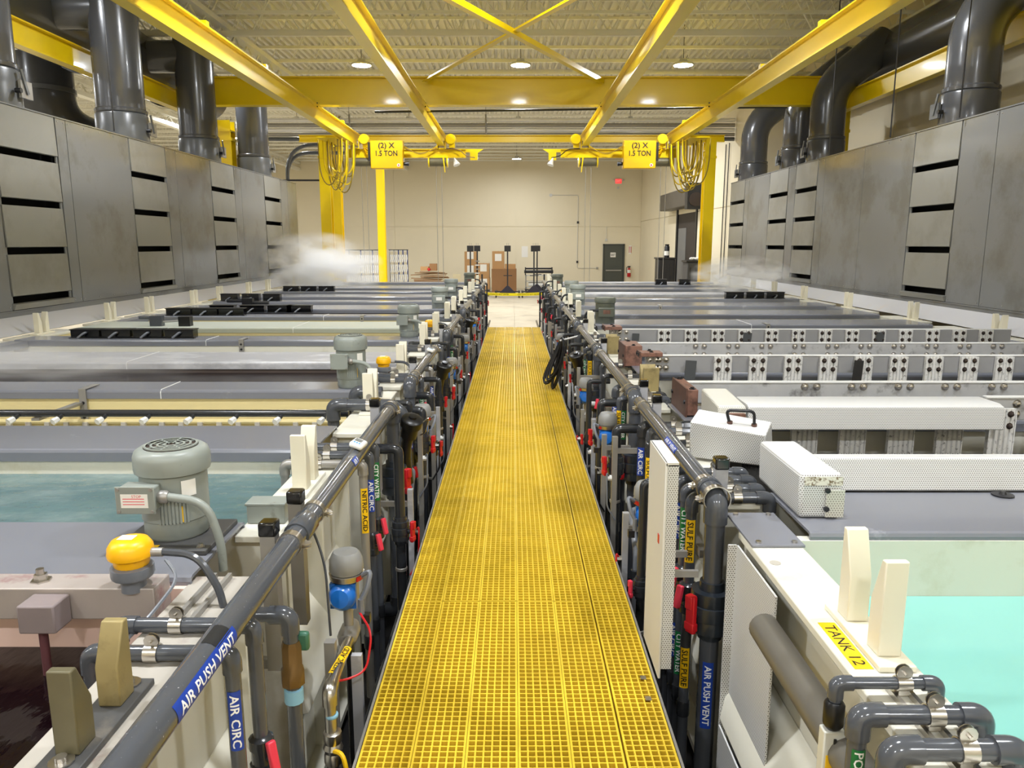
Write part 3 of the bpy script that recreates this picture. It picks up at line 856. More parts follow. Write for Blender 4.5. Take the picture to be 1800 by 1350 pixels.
# spray pipe in the yellowed tank
t = thing('spray_pipe', 'black spray pipe with white nozzles across the yellowed left tank', 'spray pipe', (-3.8, 5.45, 1.5))
MB().cyl((-1.25, 5.66, 1.6), (-6.3, 5.66, 1.6), .028, 14).build('pipe', PVCD, t)
for k in range(15):
    x = -1.42 - k * .333
    MB().cyl((x, 5.635, 1.59), (x - .012, 5.60, 1.57), .016, 8).build('nozzle_base', PVCD, t)
    nz = MB().cyl((x - .012, 5.60, 1.57), (x - .03, 5.555, 1.555), .021, 6, r2=.026).build('nozzle', WHT, t)
B(-3.66, -3.6, 5.64, 6.24, 1.545, 1.565).build('support_arm', SSD, t)
t = thing('spray_pipe', 'second spray pipe on the far wall of the yellowed tank, with pale square nozzles', 'spray pipe', (-3.8, 6.2, 1.36))
MB().cyl((-1.25, 6.235, 1.40), (-6.3, 6.235, 1.40), .02, 8).build('pipe', PPY, t)
for k in range(30):
    x = -1.5 - k * .16
    B(x - .02, x + .02, 6.2, 6.225, 1.36, 1.40).build('nozzle', PPD, t)

# ================================================================== ANODE GEAR ON THE RIGHT TANKS
def bolt(mb, x, y, z, r=.02, d=.022):
    mb.lathe([(r * 1.5, 0), (r * 1.5, .004), (r, .004), (r * .8, d), (r * .3, d + .004)], (x, y, z), axis=(0, -1, 0), n=8)
def busbar(y, x0, x1, z0, z1, label, pairs, rows, m=BUS, copper=True, thick=.04):
    t = thing('bus_bar', label, 'bus bar', ((x0 + x1) / 2, y, z0), 'bus bars over the right tanks')
    B(x0, x1, y, y + thick, z0, z1).build('bar', m, t, bevel=.003)
    B(x0, x1, y - .006, y + thick + .006, z1, z1 + .008).build('white_crust', WHT, t)
    for x in pairs:
        for dx in (-.045, .045):
            for z in rows:
                mb = MB(); bolt(mb, x + dx, y, z); mb.build('bolt', SS, t)
    # stand-off posts down to the tank rims
    for x in (x0 + .05, x1 - .05):
        B(x - .03, x + .03, y + .005, y + thick - .005, RZ + .031 if False else RZ - .0, z0).build('standoff', PVC, t)
    return t
def fr(a, st, b):
    r = []
    while a < b: r.append(a); a += st
    return r
def anode(x, y, z0, z1, w, label, soot=0, bolts=True, grp=None):
    """ridged lead anode strap hanging on a bar"""
    t = thing('anode_strap', label, 'anode', (x, y, z0), grp)
    n = 5; mb = MB(); p = w / n; prof = []
    for i in range(n):
        a = x - w / 2 + i * p
        prof += [(a, y), (a + p * .2, y - .016), (a + p * .8, y - .016)]
    prof.append((x + w / 2, y))
    prof = prof + [(x + w / 2, y + .012), (x - w / 2, y + .012)]
    zs = z0 + soot
    MB().prism(prof, 'z', zs, z1).build('ridged_strip', ANODE, t, flat=True)
    for sx in (-1, 1):
        B(x + sx * w / 2 - .004, x + sx * w / 2 + .004, y - .02, y + .014, zs, z1).build('side_flange', ANODE, t)
    if soot:
        mb = MB()
        for i in range(n):
            a = x - w / 2 + (i + .5) * p
            mb.lathe([(p * .5, 0), (p * .48, soot * .8), (p * .25, soot * 1.25), (0.001, soot * 1.5)], (a, y - .006, z0), n=8)
        mb.build('residue', SOOT, t)
    if bolts:
        for sx in (-.28, .28):
            for z in (z1 - .035, z1 - .115):
                mb = MB(); bolt(mb, x + sx * w, y - .014, z, r=.015); mb.build('bolt', GUARD, t)
    return t

# first pair: bar behind the perforated cover nearest the camera
def perf_cover(pts, x0, x1, label, endm=None):
    t = thing('perforated_cover', label, 'perforated cover', ((x0 + x1) / 2, pts[0][0], RZ), 'perforated covers on the right tanks')
    MB().prism(pts, 'x', x0, x1).build('sheet', PERF, t, bevel=.006)
    return t
perf_cover([(3.60, 1.672), (3.80, 1.672), (3.80, 1.80), (3.72, 1.826), (3.64, 1.826)], 1.47, 6.3, 'long perforated white cover standing behind the glossy grey cover')
c = thing('perforated_end_cover', 'perforated white end box with brown stains and two black bolts beside TANK 12 cover', 'perforated cover', (1.35, 3.5, RZ))
MB().prism([(3.23, 1.668), (3.80, 1.668), (3.82, 1.87), (3.24, 1.87)], 'x', 1.27, 1.46).build('shell', PERF, c, bevel=.018)
B(1.385, 1.465, 3.222, 3.229, 1.675, 1.80).build('overlap_flap', PERFW, c)
for z in (1.80, 1.715):
    MB().lathe([(.012, 0), (.012, .012), (.004, .014)], (1.385, 3.222, z), axis=(0, -1, 0), n=8).build('bolt', BLKM, c)
stain = mat('brown_splash_stain', (120, 100, 72), .7, dirt=((232, 228, 218), 60, .40, .52))
B(1.285, 1.455, 3.2275, 3.2285, 1.82, 1.86).build('stain_band', stain, c)

perf_cover([(4.73, 1.70), (5.06, 1.70), (5.06, 1.835), (5.02, 1.86), (4.80, 1.86), (4.75, 1.845)], 1.5, 3.13, 'short perforated white cover over the hanging anode straps')
for k, x in enumerate(fr(1.62, .322, 6.2)):
    anode(x, 4.95 if x < 3.1 else 4.92, 1.44, 1.80 if x > 3.15 else 1.695, .165, 'whitened ridged anode strap below the short perforated cover, %s from the walkway' % ORD[k], soot=.045, bolts=x > 3.2, grp='anode straps in the covered right tank')
busbar(4.975, 3.15, 6.3, 1.71, 1.86, 'lead bus bar continuing past the short perforated cover', fr(3.4, .62, 6.2), (1.75, 1.82))

# second tank: bolted bar in front, ridged anodes behind
b1 = busbar(5.62, 1.3, 6.34, 1.69, 1.845, 'mottled bolted bus bar right behind the short perforated cover', fr(2.23, .31 * 1.13, 6.3), (1.715, 1.815))
b2 = busbar(6.93, 1.22, 6.34, 1.70, 1.855, 'dull grey bus bar carrying the nearest full row of ridged anodes', (1.3, 1.36), (1.745, 1.82), m=PLATEG)
for k, x in enumerate(fr(1.92, .322, 6.3)):
    anode(x, 6.91, 1.46, 1.852, .15, 'ridged anode strap on the nearer open anode bar, %s from the walkway' % ORD[k], grp='anode straps on the nearer open bar')
b3 = busbar(7.9, 1.3, 6.34, 1.70, 1.845, 'mottled bolted bus bar between the two open anode rows', fr(1.95, .345, 6.3), (1.725, 1.815))
b4 = busbar(9.15, 1.16, 6.0, 1.70, 1.85, 'dull grey bus bar carrying the farther row of ridged anodes', (1.24, 1.32), (1.735, 1.82), m=PLATEG)
for k, x in enumerate(fr(1.82, .322, 5.9)):
    anode(x, 9.13, 1.56, 1.848, .15, 'ridged anode strap on the farther anode bar, %s from the walkway' % ORD[k], grp='anode straps on the farther bar')
DARKP = mat('dark_grey_card', (74, 76, 78), .5)
BLKP = mat('black_card', (40, 38, 38), .5)
for (x, y, z0, z1, w_, bar, m_, lb) in ((1.62, 6.905, 1.58, 1.82, .1, b2, DARKP, 'walkway end'), (3.14, 6.88, 1.56, 1.825, .085, b2, BLKP, 'middle'), (4.74, 6.88, 1.56, 1.84, .09, b2, BLKP, 'hood end'), (1.47, 9.12, 1.72, 1.81, .085, b4, DARKP, 'walkway end of the far bar'), (2.81, 9.12, 1.70, 1.82, .1, b4, DARKP, 'middle of the far bar'), (4.4, 9.12, 1.70, 1.825, .1, b4, DARKP, 'hood end of the far bar')):
    o = MB().cbox((x, y - .02, (z0 + z1) / 2), (w_, .006, z1 - z0), Matrix.Rotation(.06, 3, 'Y')).build('tag_card', m_)
    tag(o, '%s card on the anode row, %s' % ('black' if m_ is BLKP else 'dark grey', lb if 'bar' in lb else lb + ' of the near bar'), 'card', 'cards on the anode rows')
# copper contact blocks at the walkway ends
def copper_block(x0, x1, y0, y1, z0, z1, lab):
    t = thing('copper_contact', lab, 'contact block', ((x0 + x1) / 2, (y0 + y1) / 2, z0), 'copper contacts at the bus bar ends')
    B(x0, x1, y0, y1, z0, z1).build('block', COPPER, t, bevel=.004)
    B(x0 - .012, x0, y0 - .005, y1 + .005, z0 - .01, z1 + .008).build('end_plate', COPD, t)
    for k, yy in enumerate((y0 + .03, y1 - .03)):
        MB().lathe([(.022, 0), (.022, .006), (.013, .006), (.013, .016)], ((x0 + x1) / 2, yy, z1), n=6).build('bolt', BLKM, t)
        MB().lathe([(.016, 0), (.016, .01)], (x0 - .012, yy, (z0 + z1) / 2), axis=(-1, 0, 0), n=6).build('end_bolt', BLKM, t)
copper_block(1.225, 1.30, 5.25, 5.72, RZ + .04, 1.86, 'copper contact block with dark bolts at the end of the covered bus bar')
copper_block(1.16, 1.36, 6.86, 7.02, 1.856, 1.895, 'flat copper contact on the walkway end of the nearer anode bar')
copper_block(1.12, 1.29, 7.55, 7.96, 1.66, 1.865, 'copper contact block on the bar between the open anode rows')
copper_block(1.1, 1.3, 9.05, 9.3, 1.855, 1.895, 'small copper contact on the farther anode bar')
MB_ = thing('perforated_end_cover', 'white end cover beside the copper block, open side showing copper bars', 'perforated cover', (1.42, 5.1, RZ))
MB().prism([(4.72, 1.70), (5.2, 1.70), (5.22, 1.88), (4.76, 1.85)], 'x', 1.31, 1.49).build('shell', PERFW, MB_, bevel=.015)
for k in range(2):
    B(1.36, 1.47, 4.70, 4.74, 1.735 + k * .045, 1.765 + k * .045).build('copper_bar', COPPER, MB_)

# loose tilted cover with a black handle
t = thing('loose_perforated_cover', 'tilted perforated white cover with a black handle and red tag', 'perforated cover', (1.25, 4.2, RZ))
R_ = Matrix.Rotation(math.radians(-28), 3, 'Z') @ Matrix.Rotation(math.radians(12), 3, 'X')
C0 = Vector((1.245, 4.24, 1.785))
def LP(x, y, z): return C0 + R_ @ Vector((x, y, z))
mb = MB()
q = [(-.215, -.1), (.215, -.1), (.215, .11), (-.215, .11)]
zt = lambda x: .105 - .03 * (x + .19) / .38
vs = [LP(x, y, -.115) for x, y in q] + [LP(x * .97, y * .9, zt(x)) for x, y in q]
mb.add(vs, [(0, 3, 2, 1), (4, 5, 6, 7), (0, 1, 5, 4), (1, 2, 6, 5), (2, 3, 7, 6), (3, 0, 4, 7)]).build('shell', PERF, t, bevel=.008)
MB().tube(fillet([LP(.0, -.02, .085), LP(-.02, -.02, .17), LP(.13, .0, .17), LP(.13, -.0, .075)], .03, 5), .009, 8).build('handle', BLKM, t)
for p in ((.0, -.02, .085), (.13, 0, .075)):
    MB().cyl(LP(p[0], p[1], p[2] - .01), LP(p[0], p[1], p[2] + .018), .016, 8).build('handle_foot', COPD, t)
MB().cbox(LP(-.214, -.03, .045), (.004, .022, .05), R_).build('red_tag', RED, t)

# flat disc and details on the glossy cover
o = MB().lathe([(.05, 0), (.05, .006), (.018, .008), (.012, .02)], (2.38, 3.55, RZ + .031), n=16).build('cover_disc', BLKM)
tag(o, 'small dark disc lying on the glossy grey cover', 'disc')
t = thing('rim_splice_plate', 'grey bolted plate on the white rim beside the stained end box', 'plate', (1.1, 3.2, RZ))
B(.985, 1.205, 2.97, 3.36, RZ + .001, RZ + .012).build('plate', LID, t, bevel=.002)
for (x, y) in ((1.02, 3.0), (1.17, 3.0), (1.02, 3.33), (1.17, 3.33)):
    MB().lathe([(.012, 0), (.012, .008)], (x, y, RZ + .012), n=8).build('bolt', SS, t)
# TANK 12 label on the white rim
t = thing('tank_label', 'yellow TANK 12 label on the white rim', 'label', (1.04, 2.28, RZ))
B(1.008, 1.064, 2.06, 2.34, RZ + .0005, RZ + .0015).build('backing', YELL, t)
flat_text('lettering', 'TANK 12', INK, t, (1.036, 2.2, RZ + .0022), (0, -1, 0), (1, 0, 0), width=.24, height=.036, bold=False)
# grey overflow pipe under the flange of TANK 12
o = MB().cyl((.93, 1.0, 1.47), (.93, 2.62, 1.47), .055, 18).build('overflow_pipe', mat('brown_grey_pipe', (98, 94, 86), .4))
tag(o, 'thick brown-grey pipe under the white rim of TANK 12', 'pipe')

t = thing('perforated_guard', 'perforated white sheet hung on the end of TANK 12 behind the union valve', 'guard', (.97, 2.85, .7))
B(.966, .974, 2.62, 3.12, .62, 1.59).build('sheet', PERF, t)
B(.93, .974, 3.112, 3.12, .62, 1.59).build('folded_edge', PERF, t)
for z in (.8, 1.4):
    MB().lathe([(.012, 0), (.012, .008)], (.966, 2.7, z), (-1, 0, 0), 8).build('screw', SS, t)
t = thing('perforated_guard', 'perforated white sheet along the lower wall of TANK 12', 'guard', (.955, 1.9, .3))
B(.925, .932, 1.2, 3.1, .15, .74).build('sheet', PERF, t)
o = MB().lathe([(.022, 0), (.022, .002)], (1.03, 2.82, RZ + .0002), n=14).build('rim_plug', PPD)
tag(o, 'round stained plug in the white rim of TANK 12', 'plug')
o = MB().lathe([(.014, 0), (.014, .004), (.009, .004), (.009, .012)], (1.15, 1.97, RZ + .0005), n=6).build('rim_bolt', SS)
tag(o, 'steel bolt on the TANK 12 rim behind the thin loop pipe', 'bolt')

# ================================================================== BUILDERS FOR THE PIPE RACKS
def elbow(parent, a, c, b, r, m, name='elbow', k=1.22, reach=1.9, n=16):
    """moulded elbow fitting round corner c between directions to a and b"""
    a, c, b = Vector(a), Vector(c), Vector(b)
    da = (a - c).normalized(); db = (b - c).normalized()
    R = r * reach
    pts = fillet([c + da * R * 1.35, c, c + db * R * 1.35], R, 7)
    return MB().tube(pts, r * k, n).build(name, m, parent)
def coupling(parent, p, ax, r, m, L=.1, k=1.22, name='coupling', n=16):
    p = Vector(p); ax = Vector(ax).normalized()
    return MB().lathe([(r * k * .96, -L / 2), (r * k, -L / 2 + .006), (r * k, L / 2 - .006), (r * k * .96, L / 2)], p, ax, n).build(name, m, parent)
def union_valve(parent, p, ax, r, out, hm=RED, m=UNION, n=18, big=False):
    """true-union ball valve on a pipe; out = side on which the T handle sits"""
    p = Vector(p); ax = Vector(ax).normalized(); out = Vector(out).normalized()
    L = r * (6.3 if r > .04 else 5.4); k_ = 1.2 if r > .04 else 1.0
    prof = [(r * 1.25, -L * .5), (r * 1.3, -L * .36), (r * 1.72, -L * .35), (r * 1.76, -L * .2), (r * 1.7, -L * .13), (r * 1.85, -L * .12), (r * 1.9, 0), (r * 1.85, L * .12), (r * 1.7, L * .13), (r * 1.76, L * .2), (r * 1.72, L * .35), (r * 1.3, L * .36), (r * 1.25, L * .5)]
    prof = [(a * (k_ if a > r * 1.4 else 1), b) for a, b in prof]
    v = MB().lathe(prof, p, ax, n).build('valve_body', m, parent)
    MB().cyl(p + out * r * 1.6, p + out * r * 2.5, r * .42, 10).build('stem', m, v)
    side = ax
    h = MB()
    c = p + out * r * 2.75
    w_ = ax.cross(out)
    rot = Matrix((side, w_, out)).transposed()
    h.cbox(c + side * r * .1, (r * 4.1, r * 1.15, r * .55), rot)
    h.cbox(c + side * r * 1.45 + out * r * .12, (r * 1.5, r * .95, r * .85), rot)
    h.cbox(c - side * r * 1.25, (r * .9, r * 1.3, r * .75), rot)
    h.build('handle', hm, v, bevel=r * .12)
    return v
def small_valve(parent, p, ax, r, out, hm=PINK, m=PVCD):
    p = Vector(p); ax = Vector(ax).normalized(); out = Vector(out).normalized()
    v = MB().lathe([(r * 1.2, -r * 3), (r * 1.7, -r * 2.6), (r * 1.7, -r * 1.2), (r * 1.45, -r * 1.1), (r * 1.45, r * 1.1), (r * 1.7, r * 1.2), (r * 1.7, r * 2.6), (r * 1.2, r * 3)], p, ax, 12).build('valve_body', m, parent)
    MB().cyl(p + out * r * 1.2, p + out * r * 2.3, r * .4, 8).build('stem', m, v)
    w_ = ax.cross(out); rot = Matrix((ax, w_, out)).transposed()
    h = MB()
    h.cbox(p + out * r * 2.7 + ax * r * .9, (r * 4.2, r * 1.3, r * .9), rot @ Matrix.Rotation(.25, 3, 'Y'))
    h.build('handle', hm, v, bevel=r * .25)
    return v
def pipe_clamp(parent, p, ax, r, up, m=SS, name='clamp'):
    """two-piece strut clamp: band round the pipe with a bolted ear"""
    p = Vector(p); ax = Vector(ax).normalized(); up = Vector(up).normalized()
    c = MB().lathe([(r + .001, -.02), (r + .005, -.02), (r + .005, .02), (r + .001, .02)], p, ax, 18, caps=False).build(name, m, parent)
    w_ = ax.cross(up); rot = Matrix((ax, w_, up)).transposed()
    e = MB()
    for s_ in (-.006, .006):
        e.lathe([(.022, -.0015), (.022, .0015)], p + up * (r + .016) + w_ * s_, w_, 12)
    e.cyl(p + up * (r + .016) - w_ * .018, p + up * (r + .016) + w_ * .018, .005, 6)
    e.build('clamp_ear', m, c)
    return c
LBL = {'air': ('AIR CIRC', BLUEL, LETW), 'city': ('CITY WATER', GRNL, LETW), 'nit': ('NITRIC ACID', YELL, INK), 'sraw': ('SULF RAW', YELL, INK), 'spur': ('SULF PURE', YELL, INK), 'push': ('AIR PUSH VENT', BLUEL, LETW), 'di': ('DI WATER', GRNL, LETW), 'sulf': ('SULFURIC ACID', YELL, INK)}
def riser(sd, x, y, label, r=.024, m=PVC, zt=1.663, xin=1.27, zv=None, hm=PINK, lab=None, zl=1.35, z0=.25, grp=None, foot=True, n=12, lab2=None, zl2=.75, clamp=True, ydir=-1, cap=None):
    """pipe out of the tank, over the rim and down beside the walkway, with a ball valve and label bands"""
    X = lambda a: sd * a
    t = thing('riser_pipe', label, 'pipe', (X(x), y, z0), grp or 'riser pipes on the %s tank ends' % SIDE[sd])
    a = (X(xin), y, 1.47); b = (X(xin), y, zt); c = (X(x), y, zt); d = (X(x), y, z0)
    MB().tube(fillet([a, b, c, d], r * 1.6, 5), r, n).build('pipe', m, t)
    em = m
    elbow(t, a, b, c, r, em, n=n); elbow(t, b, c, d, r, em, n=n)
    if clamp:
        pipe_clamp(t, (X(1.08), y, zt), (1, 0, 0), r, (0, 0, 1))
    if zv: small_valve(t, (X(x), y, zv), (0, 0, 1), r, (-sd * .75, -.6, 0), hm)
    if foot:
        coupling(t, (X(x), y, z0 + .35), (0, 0, 1), r, PVCD, .08, n=n)
    for lb, z in ((lab, zl), (lab2, zl2)):
        if lb:
            s, bk, ik = LBL[lb]
            pipe_label(t, (X(x), y, z), (0, 0, -1), r, (-sd * .35, -1, 0), .022 * len(s) + .02, r * 1.7, s, bk, ik)
    return t
def actuator(sd, x, y, z, label, r=.075, tilt=0, n=20):
    """electric valve actuator: grey dome, steel band with red window, blue end cap"""
    X = lambda a: sd * a
    t = thing('valve_actuator', label, 'actuator', (X(x), y, z - .2), 'electric actuators on the %s tank ends' % SIDE[sd])
    MB().lathe([(r * .95, 0), (r * 1.02, .012), (r * .98, .06), (r * .8, .088), (r * .72, .094), (.001, .098)], (X(x), y, z), n=n, caps=False).build('dome', ACTG, t)
    MB().lathe([(r * .7, -.045), (r * 1.0, -.03), (r * 1.05, -.004), (r * .9, 0)], (X(x), y, z), n=n).build('band', SS, t)
    a0 = -.35 * sd
    vs = []
    for k in range(5):
        an = -PI / 2 + sd * -.2 + (k - 2) * .16 + (.9 if sd < 0 else -.9)
        for zz, rr in ((-.03, 1.015), (-.006, 1.06)):
            vs.append((X(x) + math.cos(an) * r * rr, y + math.sin(an) * r * rr, z + zz))
    MB().add(vs, [(2 * k, 2 * k + 2, 2 * k + 3, 2 * k + 1) for k in range(4)]).build('red_window', RED, t)
    B(X(x) - r * .55, X(x) + r * .6, y - r * .5, y + r * .6, z - .15, z - .045).build('gearbox', SSD, t, bevel=.006)
    bc = MB().lathe([(r * .82, 0), (r * .84, .02), (r * .7, .035), (r * .55, .05), (.001, .054)], (X(x) - .01, y - r * .5, z - .1), axis=(-.12, -1, .12), n=n, caps=False)
    bc.cbox((X(x) - .01, y - r * .42, z - .1), (r * 1.55, .03, r * 1.55))
    bc.build('blue_cap', BLUE, t)
    # grey flexible conduit from dome round to the gearbox
    MB().tube(fillet([(X(x) - sd * r * .8, y - .02, z - .02), (X(x) - sd * r * 1.55, y - .03, z + .02), (X(x) - sd * r * 1.35, y - .06, z - .06), (X(x) - sd * r * 1.0, y - .07, z - .11)], .03, 4), .011, 8).build('conduit', PVCL, t)
    MB().cyl((X(x) - sd * r * 1.0, y - .07, z - .1), (X(x) - sd * r * 1.0, y - .07, z - .17), .014, 8).build('conduit_fitting', PVCL, t)
    B(X(x) - sd * (r + .02) - .018, X(x) - sd * (r + .02) + .018, y - .085, y - .05, z - .21, z - .17).build('solenoid', BLKM, t)
    MB().cyl((X(x), y, z - .15), (X(x), y, z - .27), .022, 10).build('stem', SSD, t)
    MB().lathe([(.032, -.08), (.04, -.05), (.045, -.04), (.045, .04), (.04, .05), (.032, .08)], (X(x), y, z - .3), (0, 1, 0), 14).build('valve', SSD, t)
    MB().cyl((X(x), y, z - .3), (X(x), y, .2), .02, 10).build('leg_pipe', PVCD, t)
    return t
def strut_post(sd, x, y, zt, label, m=SSD, z0=1.2):
    t = thing('strut_post', label, 'post', (sd * x, y, z0), 'black-capped posts on the %s tank ends' % SIDE[sd])
    B(sd * x - .029, sd * x + .029, y - .029, y + .029, z0, zt).build('channel', m, t)
    B(sd * x - .034, sd * x + .034, y - .034, y + .034, zt - .05, zt + .008).build('cap', BLKG, t, bevel=.008)
    B(sd * x - sd * .021, sd * (x + .09), y - .015, y + .015, z0, z0 + .04).build('bracket', m, t)
    return t
def saddle(sd, x, y, label, m=SADDLE, m2=None, h=.28, gap=.13, base=PP, gr=None, w_=.075):
    t = thing('bar_saddle', label, 'saddle', (sd * x, y, RZ), gr or 'saddles on the %s tank rims' % SIDE[sd])
    B(sd * x - .055, sd * x + .055, y - .2, y + .2, RZ + .001, RZ + .02).build('base', base, t, bevel=.003)
    z0 = RZ + .02
    for k, s_ in enumerate((-1, 1)):
        yi = y + s_ * gap * .32; yo = y + s_ * (gap * .32 + .075)
        poly = [(yi, z0), (yo, z0), (yo, z0 + h), (yo - s_ * .025, z0 + h), (yi, z0 + h * .52)]
        MB().prism(poly if s_ > 0 else poly[::-1], 'x', sd * x - w_ / 2, sd * x + w_ / 2).build('jaw', (m2 or m) if s_ < 0 else m, t, bevel=.004)
    return t
def motor(sd, x, y, z, label, r=.135, H=.37, m=MOTG, plate=True, sticker=True):
    t = thing('mixer_motor', label, 'motor', (x, y, z), 'mixer motors on the tank covers')
    if plate:
        p = B(x - r * 1.35, x + r * 1.45, y - r * 1.5, y + r * 1.1, z, z + .022).build('base_plate', SLATE, t, bevel=.004)
        for dx, dy in ((-1.15, -1.3), (1.2, -1.25)):
            MB().lathe([(.018, 0), (.018, .004), (.011, .004), (.011, .014)], (x + r * dx, y + r * dy, z + .022), n=6).build('bolt', SS, p)
        if sticker: B(x - r * .8, x - r * .05, y - r * 1.42, y - r * 1.12, z + .0222, z + .0232).build('sticker', YELL, p)
        z += .022
    MB().lathe([(r * .86, 0), (r * .93, .012), (r * .93, .075), (r * .97, .08), (r * .97, H * .72), (r * .9, H * .74)], (x, y, z), n=30).build('frame', m, t)
    MB().lathe([(r * .9, H * .72), (r * 1.08, H * .74), (r * 1.1, H * .78), (r * 1.1, H * .9), (r * 1.04, H * .965), (r * .9, H)], (x, y, z), n=30).build('fan_cowl', m, t)
    g = MB().lathe([(r * .78, 0), (r * .78, .003)], (x, y, z + H), n=28).build('grille', GUARD, t)
    mb = MB()
    for k in range(4):
        rr = r * (.2 + .18 * k)
        mb.lathe([(rr - .005, 0), (rr + .004, 0), (rr + .004, .006), (rr - .005, .006)], (x, y, z + H + .002), n=24, caps=False)
    for k in range(8):
        a = k * PI / 4
        mb.cbox((x + math.cos(a) * r * .45, y + math.sin(a) * r * .45, z + H + .005), (r * .62, .006, .005), Matrix.Rotation(a, 3, 'Z'))
    mb.build('grille_rings', m, g)
    # ribs of the frame
    mb = MB()
    for k in range(9):
        a = -PI / 2 + .35 + (k - 4) * .1
        mb.cbox((x + math.cos(a) * r * .98, y + math.sin(a) * r * .98, z + H * .36), (.006, .008, H * .3), Matrix.Rotation(a, 3, 'Z'))
    mb.build('cooling_fins', m, t)
    # terminal box towards the camera
    bx = B(x - r * 1.0, x + r * .05, y - r * 1.45, y - r * .8, z + H * .42, z + H * .68).build('terminal_box', m, t, bevel=.006)
    B(x - r * 1.04, x + r * .09, y - r * 1.5, y - r * 1.45, z + H * .40, z + H * .70).build('box_lid', m, bx, bevel=.004)
    for dx in (-.95, 0):
        for dz in (.43, .67):
            MB().lathe([(.007, 0), (.007, .005)], (x + r * dx, y - r * 1.5, z + H * dz), (0, -1, 0), 8).build('screw', SSD, bx)
    if sticker:
        s_ = B(x - r * .88, x - r * .1, y - r * 1.508, y - r * 1.503, z + H * .47, z + H * .62).build('warning_label', PAPER, bx)
        flat_text('lettering', 'STOP', REDW, t, (x - r * .42, y - r * 1.512, z + H * .595), (1, 0, 0), (0, 0, 1), height=.011)
        for k in range(3):
            B(x - r * .82, x - r * .2, y - r * 1.5115, y - r * 1.5095, z + H * (.565 - k * .03), z + H * (.573 - k * .03)).build('label_line', PINK, t)
    # data plates curved on the frame
    def cplate(a0, a1, z0, z1, mm, nm):
        vs = []
        for k in range(6):
            a = a0 + (a1 - a0) * k / 5
            for zz in (z0, z1): vs.append((x + math.cos(a) * r * .985, y + math.sin(a) * r * .985, z + zz))
        MB().add(vs, [(2 * k, 2 * k + 2, 2 * k + 3, 2 * k + 1) for k in range(5)]).build(nm, mm, t)
    cplate(-.95, -.5, H * .5, H * .68, PAPER, 'data_plate')
    cplate(-1.05, -.9, H * .22, H * .4, YELL, 'warning_strip')
    # flexible conduit
    gx = x + r * .05
    MB().lathe([(.022, 0), (.026, .008), (.026, .03), (.02, .04)], (gx, y - r * 1.15, z + H * .55), (1, 0, 0), 12).build('gland', SSD, t)
    MB().tube(fillet([(gx + .03, y - r * 1.15, z + H * .55), (gx + r * 1.4, y - r * 1.2, z + H * .5), (gx + r * 1.75, y - r * 1.2, z + .01), (gx + r * 1.75, y - r * 1.2, z - .1)], .14, 7), .017, 10).build('conduit', MOTG if m is MOTG else BLK, t)
    return t
def sensor(x, y, z, label, r=.075):
    t = thing('level_sensor', label, 'sensor', (x, y, z), 'yellow-capped sensors')
    MB().lathe([(r * .55, 0), (r * .55, .05), (r * .9, .052), (r * .95, .06), (r * .95, .09), (r * .7, .095)], (x, y, z), n=18).build('collar', PVCL, t)
    MB().lathe([(r * .7, .09), (r * .78, .10), (r * .8, .12), (r, .128), (r * 1.03, .14), (r * 1.0, .15), (r * .98, .165), (r * .8, .185), (r * .5, .192), (.001, .193)], (x, y, z), n=20, caps=False).build('cap', SENS, t)
    B(x - r * .45, x + r * .25, y - r * .3, y + r * .25, z + .193, z + .1945).build('label', PAPER, t)
    MB().cyl((x + r * .9, y, z + .14), (x + r * 1.5, y, z + .14), .016, 10).build('gland', SSD, t)
    MB().tube(fillet([(x + r * 1.5, y, z + .14), (x + r * 3.2, y - .02, z + .14), (x + r * 4.2, y - .04, z + .02), (x + r * 4.4, y - .05, z - .04)], .1, 6), .013, 8).build('cable', PVC, t)
    return t
def hose_cap(sd, x, y, z, label):
    """black cam-lock strainer leaning out of the rack"""
    t = thing('camlock_strainer', label, 'strainer', (sd * x, y, z - .25), 'black camlock strainers')
    ax = Vector((-sd * .25, -.35, .9)).normalized()
    p = Vector((sd * x, y, z))
    MB().lathe([(.06, -.11), (.062, -.02), (.078, -.015), (.08, .04), (.07, .05), (.03, .055), (.028, .07), (.012, .072)], p, ax, 18).build('cap', BLK, t)
    MB().tube(fillet([p - ax * .1, p - ax * .28, (sd * (x + .05), y + .12, z - .48)], .1, 5), .042, 12).build('neck', BLK, t)
    for s_ in (-1, 1):
        q = p + Vector((s_ * .085, -.01, .0))
        MB().tube(fillet([q + ax * .02, q + ax * .06 + Vector((s_ * .03, 0, 0)), q - ax * .08 + Vector((s_ * .03, 0, 0)), q - ax * .1], .02, 3), .005, 6).build('lever', SS, t)
    return t

